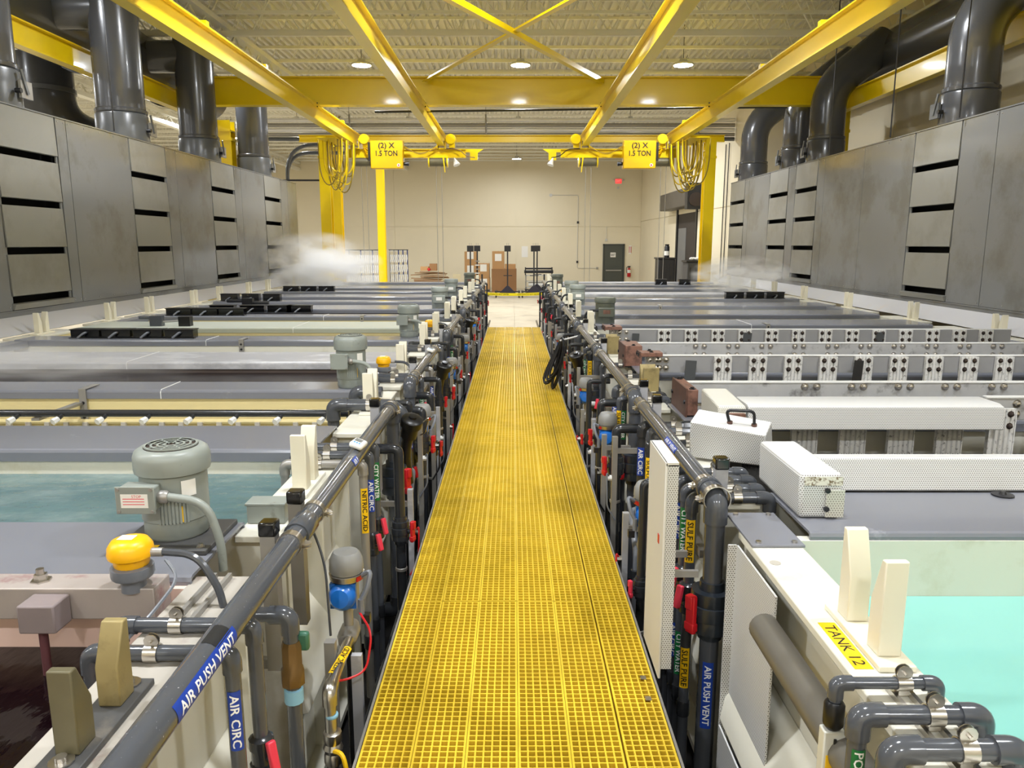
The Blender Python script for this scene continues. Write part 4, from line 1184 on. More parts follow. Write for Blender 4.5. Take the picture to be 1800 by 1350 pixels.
# ================================================================== PUSH-AIR HEADERS AND RACKS
HR = .0445; HZ = 1.735
HXL = .857; HXR = .92
def header(sd, x, y0, y1, label, near_drop=False, far_drop=False, zv=1.2, labels=(), clamps=(), joint=None, valve=True, n=18, pm=PVC):
    X = sd * x
    t = thing('push_air_pipe', label, 'pipe', (X, y0, .2), 'push-air pipes along the %s tanks' % SIDE[sd])
    pts = []
    if near_drop: pts.append((X, y0, .18))
    pts += [(X, y0, HZ), (X, y1, HZ)]
    if far_drop: pts.append((X, y1, .18))
    MB().tube(fillet(pts, HR * 1.9, 7), HR, n).build('pipe', pm, t)
    for flag, ya, yb in ((near_drop, y0, y1), (far_drop, y1, y0)):
        if flag:
            elbow(t, (X, ya, .2), (X, ya, HZ), (X, yb, HZ), HR, PVC, n=n)
            s_ = 1 if yb > ya else -1
            coupling(t, (X, ya + s_ * .125, HZ), (0, 1, 0), HR, PVC, .05, 1.38, 'collar', n)
            if valve:
                union_valve(t, (X, ya, zv), (0, 0, 1), HR, (-sd * .85, -.5, 0))
            elbow(t, (X, ya, .6), (X, ya, .19), (X + sd * .3, ya, .19), HR, PVCD, n=n)
    if joint: coupling(t, (X, joint, HZ), (0, 1, 0), HR, PVC, .16, 1.2, 'sleeve', n)
    for yc in clamps:
        pipe_clamp(t, (X, yc, HZ), (0, 1, 0), HR, (-sd, 0, -.05))
    for (yl, s, face, length, arc) in labels:
        pipe_label(t, (X, yl, HZ), (0, -sd, 0), HR, face, length, arc, s, BLUEL, LETW)
    return t
# ---- left
h = header(-1, HXL, .75, 5.28, 'long dark grey push-air pipe with AIR PUSH VENT label nearest the camera', far_drop=True, joint=2.93, pm=PVCS, clamps=(2.77, 3.12, 5.12), labels=((1.87, 'AIR PUSH VENT', (.86, 0, .2), .40, .05), (3.83, 'AIR P', (.8, 0, .45), .1, .04)))
pipe_label(h, (-HXL, 2.0, HZ), (0, 1, 0), HR, (.35, 0, 1), .1, .05, None, INK, INK, name='black_patch')
for i, (a, b) in enumerate(((6.2, 8.3), (9.75, 12.0), (13.0, 15.3), (16.5, 18.9), (19.9, 22.8))):
    header(-1, HXL, a, b, 'dark grey push-air pipe of the left line, %s from the camera' % ORD[i + 1], near_drop=True, clamps=(b - .12, a + .35), n=14)
# ---- right
header(1, HXR, 3.3, 5.42, 'push-air pipe with the big navy union valve nearest on the right', near_drop=True, clamps=(3.5, 5.25), labels=((4.15, 'AIR P VENT', (-.75, 0, .5), .28, .035),))
for i, (a, b) in enumerate(((5.62, 8.0), (8.2, 10.4), (10.9, 13.6), (14.3, 16.6), (17.4, 20.0), (20.8, 23.4))):
    header(1, HXR, a, b, 'dark grey push-air pipe of the right line, %s from the camera' % ORD[i + 1], near_drop=True, clamps=(b - .15, a + .3), n=14)
# second label low on the first right drop
hh = [o for o in bpy.data.objects if o.get('label', '').startswith('push-air pipe with the big navy')][0]
pipe_label(hh, (HXR, 3.3, .78), (0, 0, -1), HR, (-.25, -1, 0), .34, .05, 'AIR PUSH VENT', BLUEL, LETW)
pipe_clamp(hh, (HXR, 3.3, HZ), (0, 1, 0), HR * 1.3, (-1, 0, 0))

# white thermometer clipped on the near left pipe
def gauge(y, label, x=-HXL):
    t = thing('clip_on_gauge', label, 'gauge', (x, y, HZ + HR))
    R = Matrix.Rotation(.35, 3, 'Y') @ Matrix.Rotation(-.1, 3, 'Z')
    c = Vector((x + .015, y, HZ + HR + .018))
    MB().cbox(c, (.075, .12, .032), R).build('case', WHT, t, bevel=.012)
    MB().cbox(c + R @ Vector((-.005, .012, .0165)), (.04, .05, .002), R).build('screen', mat('grey_lcd', (110, 112, 108), .3), t)
    for k in range(3):
        MB().cbox(c + R @ Vector((-.015 + k * .014, -.038, .0168)), (.009, .018, .002), R).build('button', mat('cyan_button', (40, 150, 210), .4), t)
gauge(4.02, 'white clip-on gauge with cyan buttons on the near left pipe')
gauge(7.75, 'white clip-on gauge farther along the left pipes')

# ---- posts with black caps
for i, (sd, x, y, zt) in enumerate(((-1, .945, 2.80, 1.81), (-1, .945, 3.17, 1.81), (-1, .93, 5.02, 1.84), (-1, .93, 7.0, 1.83), (-1, .93, 8.25, 1.84), (-1, .93, 9.9, 1.83), (-1, .93, 11.9, 1.84), (-1, .93, 13.9, 1.84))):
    strut_post(sd, x, y, zt, 'black-capped steel post beside the left push-air pipe, %s from the camera' % ORD[i], m=SSD if i < 2 else LIDW)
for i, (sd, x, y, zt) in enumerate(((1, .995, 3.52, 1.86), (1, 1.0, 5.2, 1.83), (1, 1.0, 5.75, 1.84), (1, 1.0, 8.35, 1.84), (1, 1.0, 10.5, 1.84), (1, 1.0, 13.2, 1.83))):
    strut_post(sd, x, y, zt, 'black-capped pale post beside the right push-air pipe, %s from the camera' % ORD[i], m=LIDW, z0=1.2)

# ---- near left risers
riser(-1, .845, 2.10, 'grey riser with blue AIR CIRC label and red lever at the bottom left', zv=1.18, hm=PINK, lab='air', zl=1.45)
riser(-1, .835, 2.27, 'plain grey riser behind the AIR CIRC pipe at the bottom left', zv=1.2, hm=PINK)
t = thing('brass_check_valve', 'riser elbow with a brown brass valve and green handle, lower left', 'pipe', (-.78, 2.5, .3))
MB().tube(fillet([(-.98, 2.5, 1.58), (-.79, 2.5, 1.58), (-.79, 2.5, .3)], .05, 6), .027, 14).build('pipe', PVC, t)
elbow(t, (-.98, 2.5, 1.58), (-.79, 2.5, 1.58), (-.79, 2.5, 1.2), .027, PVC)
MB().lathe([(.03, -.09), (.042, -.085), (.042, -.03), (.036, -.02), (.036, .06), (.03, .08)], (-.79, 2.5, 1.4), n=8).build('brass_body', mat('dark_brass', (112, 86, 48), .4, metal=.5, var=.2, vscale=12), t)
MB().cbox((-.755, 2.52, 1.47), (.05, .03, .07)).build('green_handle', GREENF, t, bevel=.01)
MB().lathe([(.026, -.03), (.034, -.025), (.034, .025), (.026, .03)], (-.79, 2.5, 1.27), n=12).build('blue_tape_joint', mat('pale_blue_tape', (140, 190, 216), .6), t)

# nitric acid stainless branch with actuator
actuator(-1, .745, 3.2, 1.43, 'grey-domed actuator with blue cap above the NITRIC ACID pipe')
t = thing('nitric_acid_pipe', 'stainless NITRIC ACID branch pipe with ball valve and yellow lever', 'pipe', (-.72, 2.8, .3))
MB().tube(fillet([(-.735, 3.18, 1.13), (-.71, 2.68, 1.17), (-.705, 2.68, .25)], .05, 7), .023, 14).build('pipe', SS, t)
elbow(t, (-.735, 3.18, 1.13), (-.71, 2.68, 1.17), (-.705, 2.68, .25), .023, SS, k=1.25)
pipe_label(t, (-.7215, 2.9, 1.152), (.05, 1, -.08), .023, (.3, -.2, 1), .24, .036, 'NITRIC ACID', YELL, INK)
MB().lathe([(.026, -.07), (.036, -.065), (.036, -.03), (.032, -.02), (.04, 0), (.032, .02), (.036, .03), (.036, .065), (.026, .07)], (-.705, 2.68, .93), n=10).build('ball_valve', SS, t)
MB().tube(fillet([(-.70, 2.655, .93), (-.655, 2.62, .945), (-.62, 2.6, .80), (-.615, 2.6, .70)], .03, 4), .009, 8).build('lever', YELL, t)
MB().lathe([(.0235, 0), (.026, .003), (.026, .012), (.0235, .015)], (-.705, 2.68, 1.06), n=12).build('blue_tape', mat('pale_blue_tape', (140, 190, 216), .6), t)
MB().tube(fillet([(-.68, 3.13, 1.27), (-.60, 3.0, 1.24), (-.62, 2.95, 1.09), (-.70, 2.9, 1.08), (-.75, 2.86, 1.10)], .06, 6), .005, 6).build('red_air_tube', REDW, t)
t = thing('strut_channel', 'upright galvanised channel behind the NITRIC ACID label', 'channel', (-.77, 2.95, .1))
B(-.79, -.745, 2.93, 2.97, 0.0, 1.23).build('channel', SSD, t)
B(-.70, -.655, 3.02, 3.05, 0, 1.12).build('channel', LIDW, t)
o = MB().tube(fillet([(-.88, 3.1, 1.72), (-.80, 3.05, 1.55), (-.79, 3.05, 1.2)], .1, 6), .006, 6).build('loose_wire', PVC)
tag(o, 'thin grey wire drooping from the near left pipe', 'wire')

# labelled group at the grey-teal tank
riser(-1, .835, 4.08, 'stainless riser with a yellow NITRIC ACID label on the left', m=SSD, lab='nit', zl=1.40, zv=None, zt=1.665)
riser(-1, .835, 4.28, 'dark riser with a blue AIR CIRC label beside the stainless riser', lab='air', zl=1.42, zv=1.12, hm=PINK)
riser(-1, .835, 4.46, 'dark riser with a green CITY WATER label beside the stainless riser', lab='city', zl=1.45, zv=1.15, hm=PINK)
# big over-rim return pipe by the end of the first header
t = thing('return_pipe', 'thick grey pipe arching over the rim beside the yellowed left tank', 'pipe', (-1.0, 5.55, .3))
MB().tube(fillet([(-1.33, 5.5, 1.3), (-1.33, 5.5, 1.70), (-.88, 5.5, 1.70), (-.80, 5.5, 1.62), (-.80, 5.5, .3)], .09, 7), .044, 16).build('pipe', PVC, t)
elbow(t, (-1.33, 5.5, 1.3), (-1.33, 5.5, 1.70), (-.88, 5.5, 1.70), .044, PVC)
pipe_clamp(t, (-1.06, 5.5, 1.70), (1, 0, 0), .044, (0, 0, 1))
t = thing('return_pipe', 'thick grey ball-shaped elbow behind the second left saddle', 'pipe', (-1.25, 5.95, 1.3))
MB().tube(fillet([(-1.27, 6.0, 1.3), (-1.27, 6.0, 1.70), (-1.05, 6.0, 1.70)], .07, 7), .044, 16).build('pipe', PVC, t)
elbow(t, (-1.27, 6.0, 1.3), (-1.27, 6.0, 1.70), (-1.05, 6.0, 1.70), .044, PVC)
hose_cap(-1, .73, 5.32, 1.60, 'black camlock strainer beside the first left drop pipe')
hose_cap(-1, .71, 7.7, 1.62, 'black camlock strainer at the second left push-air pipe')
hose_cap(-1, .7, 12.4, 1.62, 'black camlock strainer far along the left line')
hose_cap(1, .72, 8.55, 1.60, 'black camlock strainer beside the hanging hose on the right')

# generic risers and actuators along both lines
kinds = ['air', 'city', 'di', 'nit']
yl = [(5.75, 0), (6.75, 1), (6.95, 2), (7.35, 0), (8.75, 1), (8.98, 2), (9.3, 0), (10.2, 1), (10.5, 3), (11.3, 0), (12.2, 1), (12.45, 2), (13.5, 0), (13.9, 1), (14.8, 0), (15.6, 1), (15.95, 2), (17.0, 0), (17.4, 1), (18.8, 2), (19.2, 0), (20.4, 1), (21.0, 2), (22.6, 0), (23.4, 1)]
for i, (y, k) in enumerate(yl):
    lab = kinds[k] if y < 11 else None
    tx = {'air': 'a blue label band', 'city': 'a green label band', 'di': 'a green label band', 'nit': 'a yellow label band'}.get(lab)
    riser(-1, .80 + .03 * ((i * 7) % 3), y, 'left line riser %s, %s past the first drop pipe' % ('with ' + tx if tx else 'in the far clutter', ORDX(i)), r=.021 + .004 * (i % 3), m=PVC if i % 3 else (SSD if i % 2 else PVCD), lab=lab, zl=1.4, zv=1.1 + .12 * (i % 3) if i % 2 == 0 else None, hm=RED if i % 4 == 0 else PINK, n=8, clamp=y < 12, foot=y < 12)
for i, (y, z, x) in enumerate(((6.15, 1.47, .75), (9.1, 1.42, .74), (11.6, 1.4, .74), (14.4, 1.42, .74))):
    actuator(-1, x, y, z, 'grey actuator with blue cap, %s along the left line beyond the first drop pipe' % ORD[i], n=14)
# loose union-valve branches close to the walkway, left
def branch(sd, x, y, z, label, hm=RED, z0=.2, zt=1.5, r=.03, m=PVCD):
    t = thing('valve_branch', label, 'valve', (sd * x, y, z0), 'valve branches beside the walkway')
    MB().cyl((sd * x, y, z0), (sd * x, y, zt), r, 12).build('pipe', m, t)
    MB().tube(fillet([(sd * x, y, zt), (sd * x, y, zt + .07), (sd * (x + .2), y, zt + .07)], .05, 5), r, 12).build('top_bend', m, t)
    union_valve(t, (sd * x, y, z), (0, 0, 1), r, (-sd, -.45, 0), hm, m=UNION if r > .035 else PVCD, n=12)
    MB().lathe([(r + .002, 0), (r + .006, .003), (r + .006, .02), (r + .002, .023)], (sd * x, y, z - .28), n=12).build('ring', SSD, t)
for i, (y, z, x) in enumerate(((4.75, 1.02, .74), (5.9, 1.3, .72), (6.5, 1.1, .72), (7.3, 1.35, .72), (8.0, 1.3, .72), (9.5, 1.25, .72), (10.8, 1.3, .72), (12.9, 1.3, .72), (15.0, 1.25, .72), (17.6, 1.3, .72), (20.2, 1.3, .72))):
    branch(-1, x, y, z, 'red-handled valve branch at the left walkway edge, %s from the camera' % ORD[i], r=.034 if i in (0, 1, 2, 4) else .026)

# ---- right racks
for i, (y, k, l2) in enumerate(((3.52, 'spur', 'spur'), (3.66, 'city', 'city'), (3.80, 'air', 'air'), (3.94, 'sraw', None))):
    cap = {'spur': 'yellow SULF PURE', 'city': 'green CITY WATER', 'air': 'blue AIR CIRC', 'sraw': 'yellow SULF RAW'}[k]
    riser(1, .865, y, 'dark riser with %s label behind the nearest right union valve' % cap, r=.024 if i else .027, lab=k, zl=1.45, zv=1.19 if i else 1.15, hm=PINK, xin=1.24, lab2=l2, zl2=.78, z0=.2)
def ptank(y, i0): pass
yr = [(4.55, 'sulf'), (4.85, 'city'), (5.0, 'air'), (5.9, 'sulf'), (6.05, 'city'), (6.35, 'air'), (6.95, None), (7.6, None), (8.5, 'sulf'), (8.8, 'city'), (9.4, None), (10.0, None), (11.2, None), (11.5, None), (12.5, None), (12.9, None), (13.9, None), (14.6, None), (15.3, None), (16.9, None), (17.8, None), (18.6, None), (19.6, None), (20.4, None), (21.9, None), (22.9, None)]
for i, (y, lab) in enumerate(yr):
    tx = {'air': 'a blue label band', 'city': 'a green label band', 'sulf': 'a yellow label band'}.get(lab)
    riser(1, .84 + .03 * ((i * 5) % 3), y, 'right line riser %s, %s past the labelled group' % ('with ' + tx if tx else 'in the far clutter', ORDX(i)), r=.021 + .004 * (i % 3), m=PVC if i % 2 else PVCD, lab=lab, zl=1.42, lab2=lab if y < 6 else None, zv=1.15 + .1 * (i % 3) if i % 2 else None, hm=RED if i % 3 == 0 else PINK, n=8, clamp=y < 12, foot=y < 12, xin=1.22)
for i, (y, z, x) in enumerate(((4.2, 1.43, .77), (5.85, 1.47, .745), (7.7, 1.42, .75), (11.8, 1.4, .75))):
    actuator(1, x, y, z, 'grey-domed actuator with blue cap, %s along the right line' % ORD[i], n=18 if i < 2 else 12)
for i, (y, z, x) in enumerate(((4.05, .95, .725), (5.3, 1.3, .74), (6.2, 1.28, .73), (7.2, 1.0, .73), (8.9, 1.3, .74), (9.9, 1.3, .74), (11.0, 1.3, .74), (13.4, 1.3, .74), (15.8, 1.3, .74), (18.2, 1.3, .74), (21.0, 1.3, .74))):
    branch(1, x, y, z, 'red-handled valve branch at the right walkway edge, %s from the camera' % ORD[i], r=.034 if i in (1, 2) else .025, hm=RED if i else PINK)

# white guard panel standing at the walkway edge
t = thing('guard_panel', 'tall white perforated guard box with a red tag at the right walkway edge', 'guard panel', (.68, 3.4, WZ))
mb = MB()
B(.648, .66, 3.12, 3.5, WZ + .012, 1.955).build('plain_side', PPL if False else mat('plain_white_sheet', (214, 212, 206), .45), t, bevel=.004)
B(.66, .705, 3.12, 3.132, WZ + .06, 1.945).build('perforated_side', PERF, t)
B(.65, .705, 3.12, 3.5, 1.94, 1.955).build('top', mat('plain_white_sheet', (214, 212, 206), .45), t)
B(.645, .648, 3.2, 3.225, 1.56, 1.60).build('red_tag', RED, t)
for yy in (3.2, 3.42):
    B(.70, .83, yy, yy + .02, 1.4, 1.43).build('bracket', SSD, t)
# second white cover leaning on the rack farther back
t = thing('guard_panel', 'white cover plate under the right push-air pipe in front of the labelled risers', 'guard panel', (.95, 4.6, 1.0))
B(.955, .97, 4.2, 4.5, .7, 1.64).build('plain_side', mat('plain_white_sheet', (214, 212, 206), .45), t, bevel=.01)

# near right over-rim pipes of TANK 12
for i, (y, r, z, xa, xb, lb) in enumerate(((1.92, .0165, 1.678, .892, 1.17, 'thin grey loop pipe over the TANK 12 rim, with clear flow meter below'), (1.765, .024, 1.685, .885, 1.2, 'middle grey loop pipe over the TANK 12 rim with green POL label'), (1.625, .026, 1.687, .90, 1.205, 'thickest grey loop pipe over the TANK 12 rim, at the bottom right'))):
    t = thing('loop_pipe', lb, 'pipe', (xa, y, .3), 'loop pipes over the TANK 12 rim')
    pts = [(xa, y, .3), (xa, y, z), (xb, y, z), (xb, y, 1.2)]
    MB().tube(fillet(pts, r * 1.7, 6), r, 18).build('pipe', PVC, t)
    elbow(t, pts[0], pts[1], pts[2], r, PVC, k=1.3, n=20); elbow(t, pts[1], pts[2], pts[3], r, PVC, k=1.3, n=20)
    pipe_clamp(t, (1.075, y, z), (1, 0, 0), r, (0, 0, 1))
    B(1.06, 1.09, y - .012, y + .012, RZ + .012, z - r).build('clamp_leg', SS, t)
    if i == 0:
        MB().lathe([(r * 1.3, 0), (r * 1.7, .01), (r * 1.7, .07), (r * 1.3, .08)], (xa, y, 1.545), n=16).build('union_nut', BLK, t)
        m_ = B(xa - .03, xa + .03, y - .02, y + .02, 1.22, 1.54).build('flow_meter', GLASS, t, bevel=.004)
        MB().cyl((xa, y - .022, 1.24), (xa, y - .022, 1.52), .004, 6).build('scale_line', INK, m_)
        B(xa - .022, xa + .022, y - .0225, y - .0205, 1.43, 1.47).build('yellow_tag', YELL, m_)
    if i == 1:
        pipe_label(t, (xa, y, 1.535), (0, 0, -1), r, (-.1, -1, 0), .13, .036, 'POLISH', GRNL, LETW)
t = thing('strut_rails', 'pair of steel strut rails on the TANK 12 rim under the loop pipes', 'rail', (1.08, 1.7, RZ))
for x in (1.052, 1.10):
    B(x - .006, x + .006, 1.35, 1.98, RZ + .001, RZ + .018).build('rail', SS, t)

# pipe stubs crossing the right rim beside the stained end box
# hanging black hose
t = thing('hanging_hose', 'coil of black hose hanging over the right walkway edge', 'hose', (.57, 10.0, WZ))
for k in range(8):
    pts = []
    top = Vector((.66, 10.05, 1.62)); wid = .025 + .012 * (k % 4); low = WZ + .025 + .05 * ((k * 3) % 4); lean = .13 + .03 * ((k * 5) % 4)
    for j in range(23):
        a = 2 * PI * j / 22
        zz = (1 - math.cos(a)) / 2                      # 0 at the hook, 1 at the bottom of the loop
        pts.append((top.x - lean * zz ** 1.4 + wid * math.sin(a) * (.5 + zz), top.y - .05 + .03 * k - .05 * math.sin(a), top.z - (top.z - low) * zz))
    MB().tube(pts, .015, 8).build('hose_loop', BLK, t)
MB().cyl((.62, 10.05, 1.6), (.86, 10.05, 1.66), .015, 8).build('hook', SSD, t)

# ---- saddles on the rims
yA = [3.78, 5.62, 7.25, 9.08, 10.55, 12.4, 13.75, 15.7, 17.1, 19.0, 20.5, 23.0]
for i, y in enumerate(yA):
    saddle(-1, 1.07, y, 'ivory saddle on the walkway rim of the left line, %s from the camera' % ORD[i])
    saddle(-1, 6.55, y, 'ivory saddle beside the left hood, %s from the camera' % ORD[i + 1], base=SADDLE)
saddle(-1, 6.55, 1.9, 'ivory saddle beside the left hood, first from the camera')
saddle(-1, 1.075, 1.78, 'pair of oxidised brass and bronze jaws on the nearest left rim', m=BRASS, m2=OLIVE, h=.22, gap=.19, base=SLATE, w_=.06)
saddle(1, 1.125, 2.24, 'translucent ivory saddle beside the TANK 12 label', h=.3, gap=.22, base=SADDLE, w_=.07)
yB = [10.7, 12.75, 14.6, 16.5, 18.0, 20.0, 22.0, 23.75]
for i, y in enumerate(yB):
    saddle(1, 1.09, y, 'ivory saddle on the walkway rim of the right line, %s beyond the anodes' % ORD[i])
for i, y in enumerate([9.9, 12.15, 14.6, 16.9, 18.9, 20.6, 23.0]):
    saddle(1, 6.55, y + .35, 'ivory saddle beside the right hood, %s visible from the camera' % ORD[i], base=SADDLE)
for i, (x, y, m_, lb) in enumerate(((1.15, 6.35, BRASS, 'dirty cream wedge-shaped contact saddle before the nearer anode bar'), (1.12, 8.55, BRASS, 'small brass contact saddle before the farther anode bar'))):
    saddle(1, x, y, lb, m=m_, h=.2, gap=.1, w_=.13, base=PP)

# ---- motors
motor(-1, -1.40, 3.02, RZ + .0305, 'big grey-green mixer motor with STOP sticker, nearest on the left')
motor(-1, -1.38, 6.42, RZ + .0305, 'grey-green mixer motor on the left line, second from the camera', plate=False, r=.128, H=.44, sticker=False)
motor(-1, -1.37, 10.0, RZ + .0305, 'grey-green mixer motor on the left line, third from the camera', plate=False, r=.13, H=.42, sticker=False)
for i, (sd, x, y, mm) in enumerate(((-1, -1.4, 14.6, MOTG), (-1, -1.45, 18.0, MOTG), (-1, -1.25, 22.0, MOTD), (1, 1.42, 11.8, MOTD), (1, 1.3, 15.5, MOTG), (1, 1.3, 17.15, MOTG), (1, 1.2, 20.9, MOTD))):
    t = thing('square_motor', '%s box-shaped pump motor on the %s line, %s' % ('dark olive' if mm is MOTD else 'grey', SIDE[sd], ['before the wide grey cover', 'in mid distance', 'at the far end', 'nearest behind the anodes', 'second behind the anodes', 'third behind the anodes', 'at the far end'][i]), 'motor', (x, y, RZ + .03), 'box-shaped motors')
    z = RZ + .0305
    MB().lathe([(.15, 0), (.15, .05), (.155, .06), (.15, .3), (.165, .31), (.165, .37), (.15, .39)], (x, y, z), n=12).build('body', mm, t)
    B(x - .12, x + .12, y - .2, y - .14, z + .1, z + .24).build('terminal_box', mm, t, bevel=.01)
    B(x - .05, x + .06, y - .203, y - .2, z + .15, z + .21).build('label', COPPER if mm is MOTD else PAPER, t)
    MB().tube(fillet([(x + .12 * -sd, y - .17, z + .2), (x - sd * .3, y - .17, z + .2), (x - sd * .36, y - .17, z - .05)], .1, 5), .018, 8).build('conduit', BLK, t)

# ---- sensors
sensor(-1.33, 2.50, RZ + .04, 'bright yellow-capped sensor above the maroon tank')
sensor(-1.22, 7.1, RZ + .0, 'yellow-capped sensor beside the second left motor', r=.07)
sensor(-1.16, 10.6, RZ + .0, 'yellow-capped sensor beside the third left motor', r=.07)
sensor(1.18, 17.9, RZ + .0, 'small yellow-capped sensor far along the right rim', r=.07)
o = MB().tube(fillet([(-1.2, 2.48, RZ + .16), (-1.13, 2.42, RZ + .12), (-1.2, 2.3, RZ + .02), (-1.25, 2.18, RZ - .02)], .08, 6), .006, 6).build('sensor_wire', PVCL)
tag(o, 'thin grey wire looping from the near yellow sensor', 'wire')

# ---- dirty steel bar and hanger over the maroon tank
t = thing('steel_bar', 'dirty steel box bar along the far edge of the maroon tank', 'bar', (-3.8, 2.52, 1.57))
B(-6.3, -1.25, 2.475, 2.60, 1.575, 1.69).build('bar', mat('pitted_steel', (178, 168, 162), .5, metal=.3, var=.15, vscale=7, dirt=((136, 62, 72), 5, .58, .76)), t, bevel=.004)
MB().lathe([(.035, 0), (.035, .005), (.022, .005), (.022, .026), (.014, .026), (.014, .045)], (-1.68, 2.54, 1.69), n=6).build('bolt', SS, t)
t = thing('electrode_holder', 'grey block with a rod dipping into the maroon liquid', 'electrode', (-1.6, 2.43, 1.3))
B(-1.665, -1.54, 2.37, 2.47, 1.575, 1.675).build('block', mat('stained_grey_block', (134, 122, 122), .6, var=.15, vscale=9), t, bevel=.006)
MB().cyl((-1.615, 2.42, 1.3), (-1.615, 2.42, 1.575), .015, 10).build('rod', mat('maroon_crusted_rod', (92, 52, 56), .6, var=.3, vscale=20), t)
t = thing('rail_clips', 'pair of steel rails with clip along the nearest left rim', 'rail', (-1.1, 2.4, RZ))
for x in (-1.115, -1.06):
    B(x - .007, x + .007, 2.3, 2.68, RZ + .001, RZ + .022).build('rail', SSD, t)
t = thing('rim_plate', 'stained steel plate under the brass jaws on the nearest left rim', 'plate', (-1.09, 1.7, RZ))
for (yy) in (1.62, 1.95):
    MB().lathe([(.03, 0), (.03, .004), (.014, .004), (.014, .016)], (-1.075, yy, RZ + .021), n=10).build('washer_bolt', SS, t)
o = thing('junction_box', 'small grey box on the rim behind the nearest big motor', 'box', (-1.17, 3.15, RZ))
B(-1.19, -1.02, 3.24, 3.34, RZ + .002, RZ + .085).build('case', MOTG, o, bevel=.005)
B(-1.195, -1.015, 3.235, 3.345, RZ + .085, RZ + .097).build('lid', MOTG, o, bevel=.003)

# ---- strut rails, uprights and small tubing that tie the racks together
for sd in (-1, 1):
    S = SIDE[sd]
    for k, (x, z, r_, m_, nm) in enumerate(((.955, 1.34, .02, SSD, 'upper steel strut rail'), (.95, .95, .02, SSD, 'lower steel strut rail'))):
        o = B(sd * x - .02, sd * x + .02, 3.6 if sd > 0 else 5.8, 24.4, z - .02, z + .02).build('rack_rail', m_)
        tag(o, '%s running behind the %s risers' % (nm, S), 'rail', 'strut rails behind the risers')
    o = MB().cyl((sd * .74, 1.2, .45), (sd * .74, 24.2, .45), .03, 10).build('drain_pipe', PVCD)
    tag(o, 'long dark drain pipe low beside the %s walkway edge' % S, 'pipe')
    ys_ = [4.9, 5.65, 6.4, 7.05, 7.9, 8.65, 9.6, 10.4, 11.2, 12.1, 13.1, 14.1, 15.4, 16.8, 18.4] if sd < 0 else [4.45, 5.15, 5.6, 6.55, 7.4, 8.15, 9.2, 10.3, 11.4, 12.6, 14.0, 15.1, 16.6, 18.4]
    for i, y in enumerate(ys_):
        x = .69 + .02 * (i % 2); zt_ = 1.25 + .1 * ((i * 3) % 4)
        t = thing('strut_upright', 'upright steel channel at the %s walkway edge, %s from the camera' % (S, ORD[i]), 'channel', (sd * x, y, 0), 'steel channels at the %s walkway edge' % S)
        B(sd * x - .018, sd * x + .018, y - .018, y + .018, 0, zt_).build('channel', SSD if i % 3 else LIDW, t)
        B(min(sd * x, sd * .97), max(sd * x, sd * .97), y - .012, y + .012, zt_ - .12, zt_ - .085).build('arm', SSD, t)
        MB().lathe([(.02, 0), (.02, .03), (.012, .035)], (sd * (x - .018), y, zt_ - .3), (-sd, 0, 0), 8).build('fitting', WHT if i % 2 else SS, t)
        MB().tube(fillet([(sd * (x - .03), y, zt_ - .3), (sd * (x - .055), y - .02, zt_ - .25), (sd * (x - .05), y - .03, zt_ - .5), (sd * (x + .01), y - .03, zt_ - .6)], .03, 3), .006, 6).build('tubing', REDW if i % 4 == 0 else (PVCL if i % 2 else BLK), t)
    for i, y in enumerate((5.6, 7.0, 8.4, 10.9, 12.6) if sd < 0 else (4.7, 6.6, 8.0, 9.6, 12.0)):
        t = thing('tee_fitting', 'stepped grey pipe with pale collar low on the %s rack, %s from the camera' % (S, ORD[i]), 'pipe', (sd * .75, y, .7))
        MB().tube(fillet([(sd * .95, y, 1.18), (sd * .76, y, 1.18), (sd * .76, y - .25, 1.0), (sd * .76, y - .25, .45)], .05, 5), .02, 10).build('pipe', PVCL, t)
        MB().lathe([(.022, -.03), (.03, -.025), (.03, .025), (.022, .03)], (sd * .76, y - .25, .85), n=10).build('union', PVCD, t)
        MB().lathe([(.021, -.02), (.027, -.018), (.027, .018), (.021, .02)], (sd * .86, y, 1.18), (1, 0, 0), 10).build('collar', WHT, t)

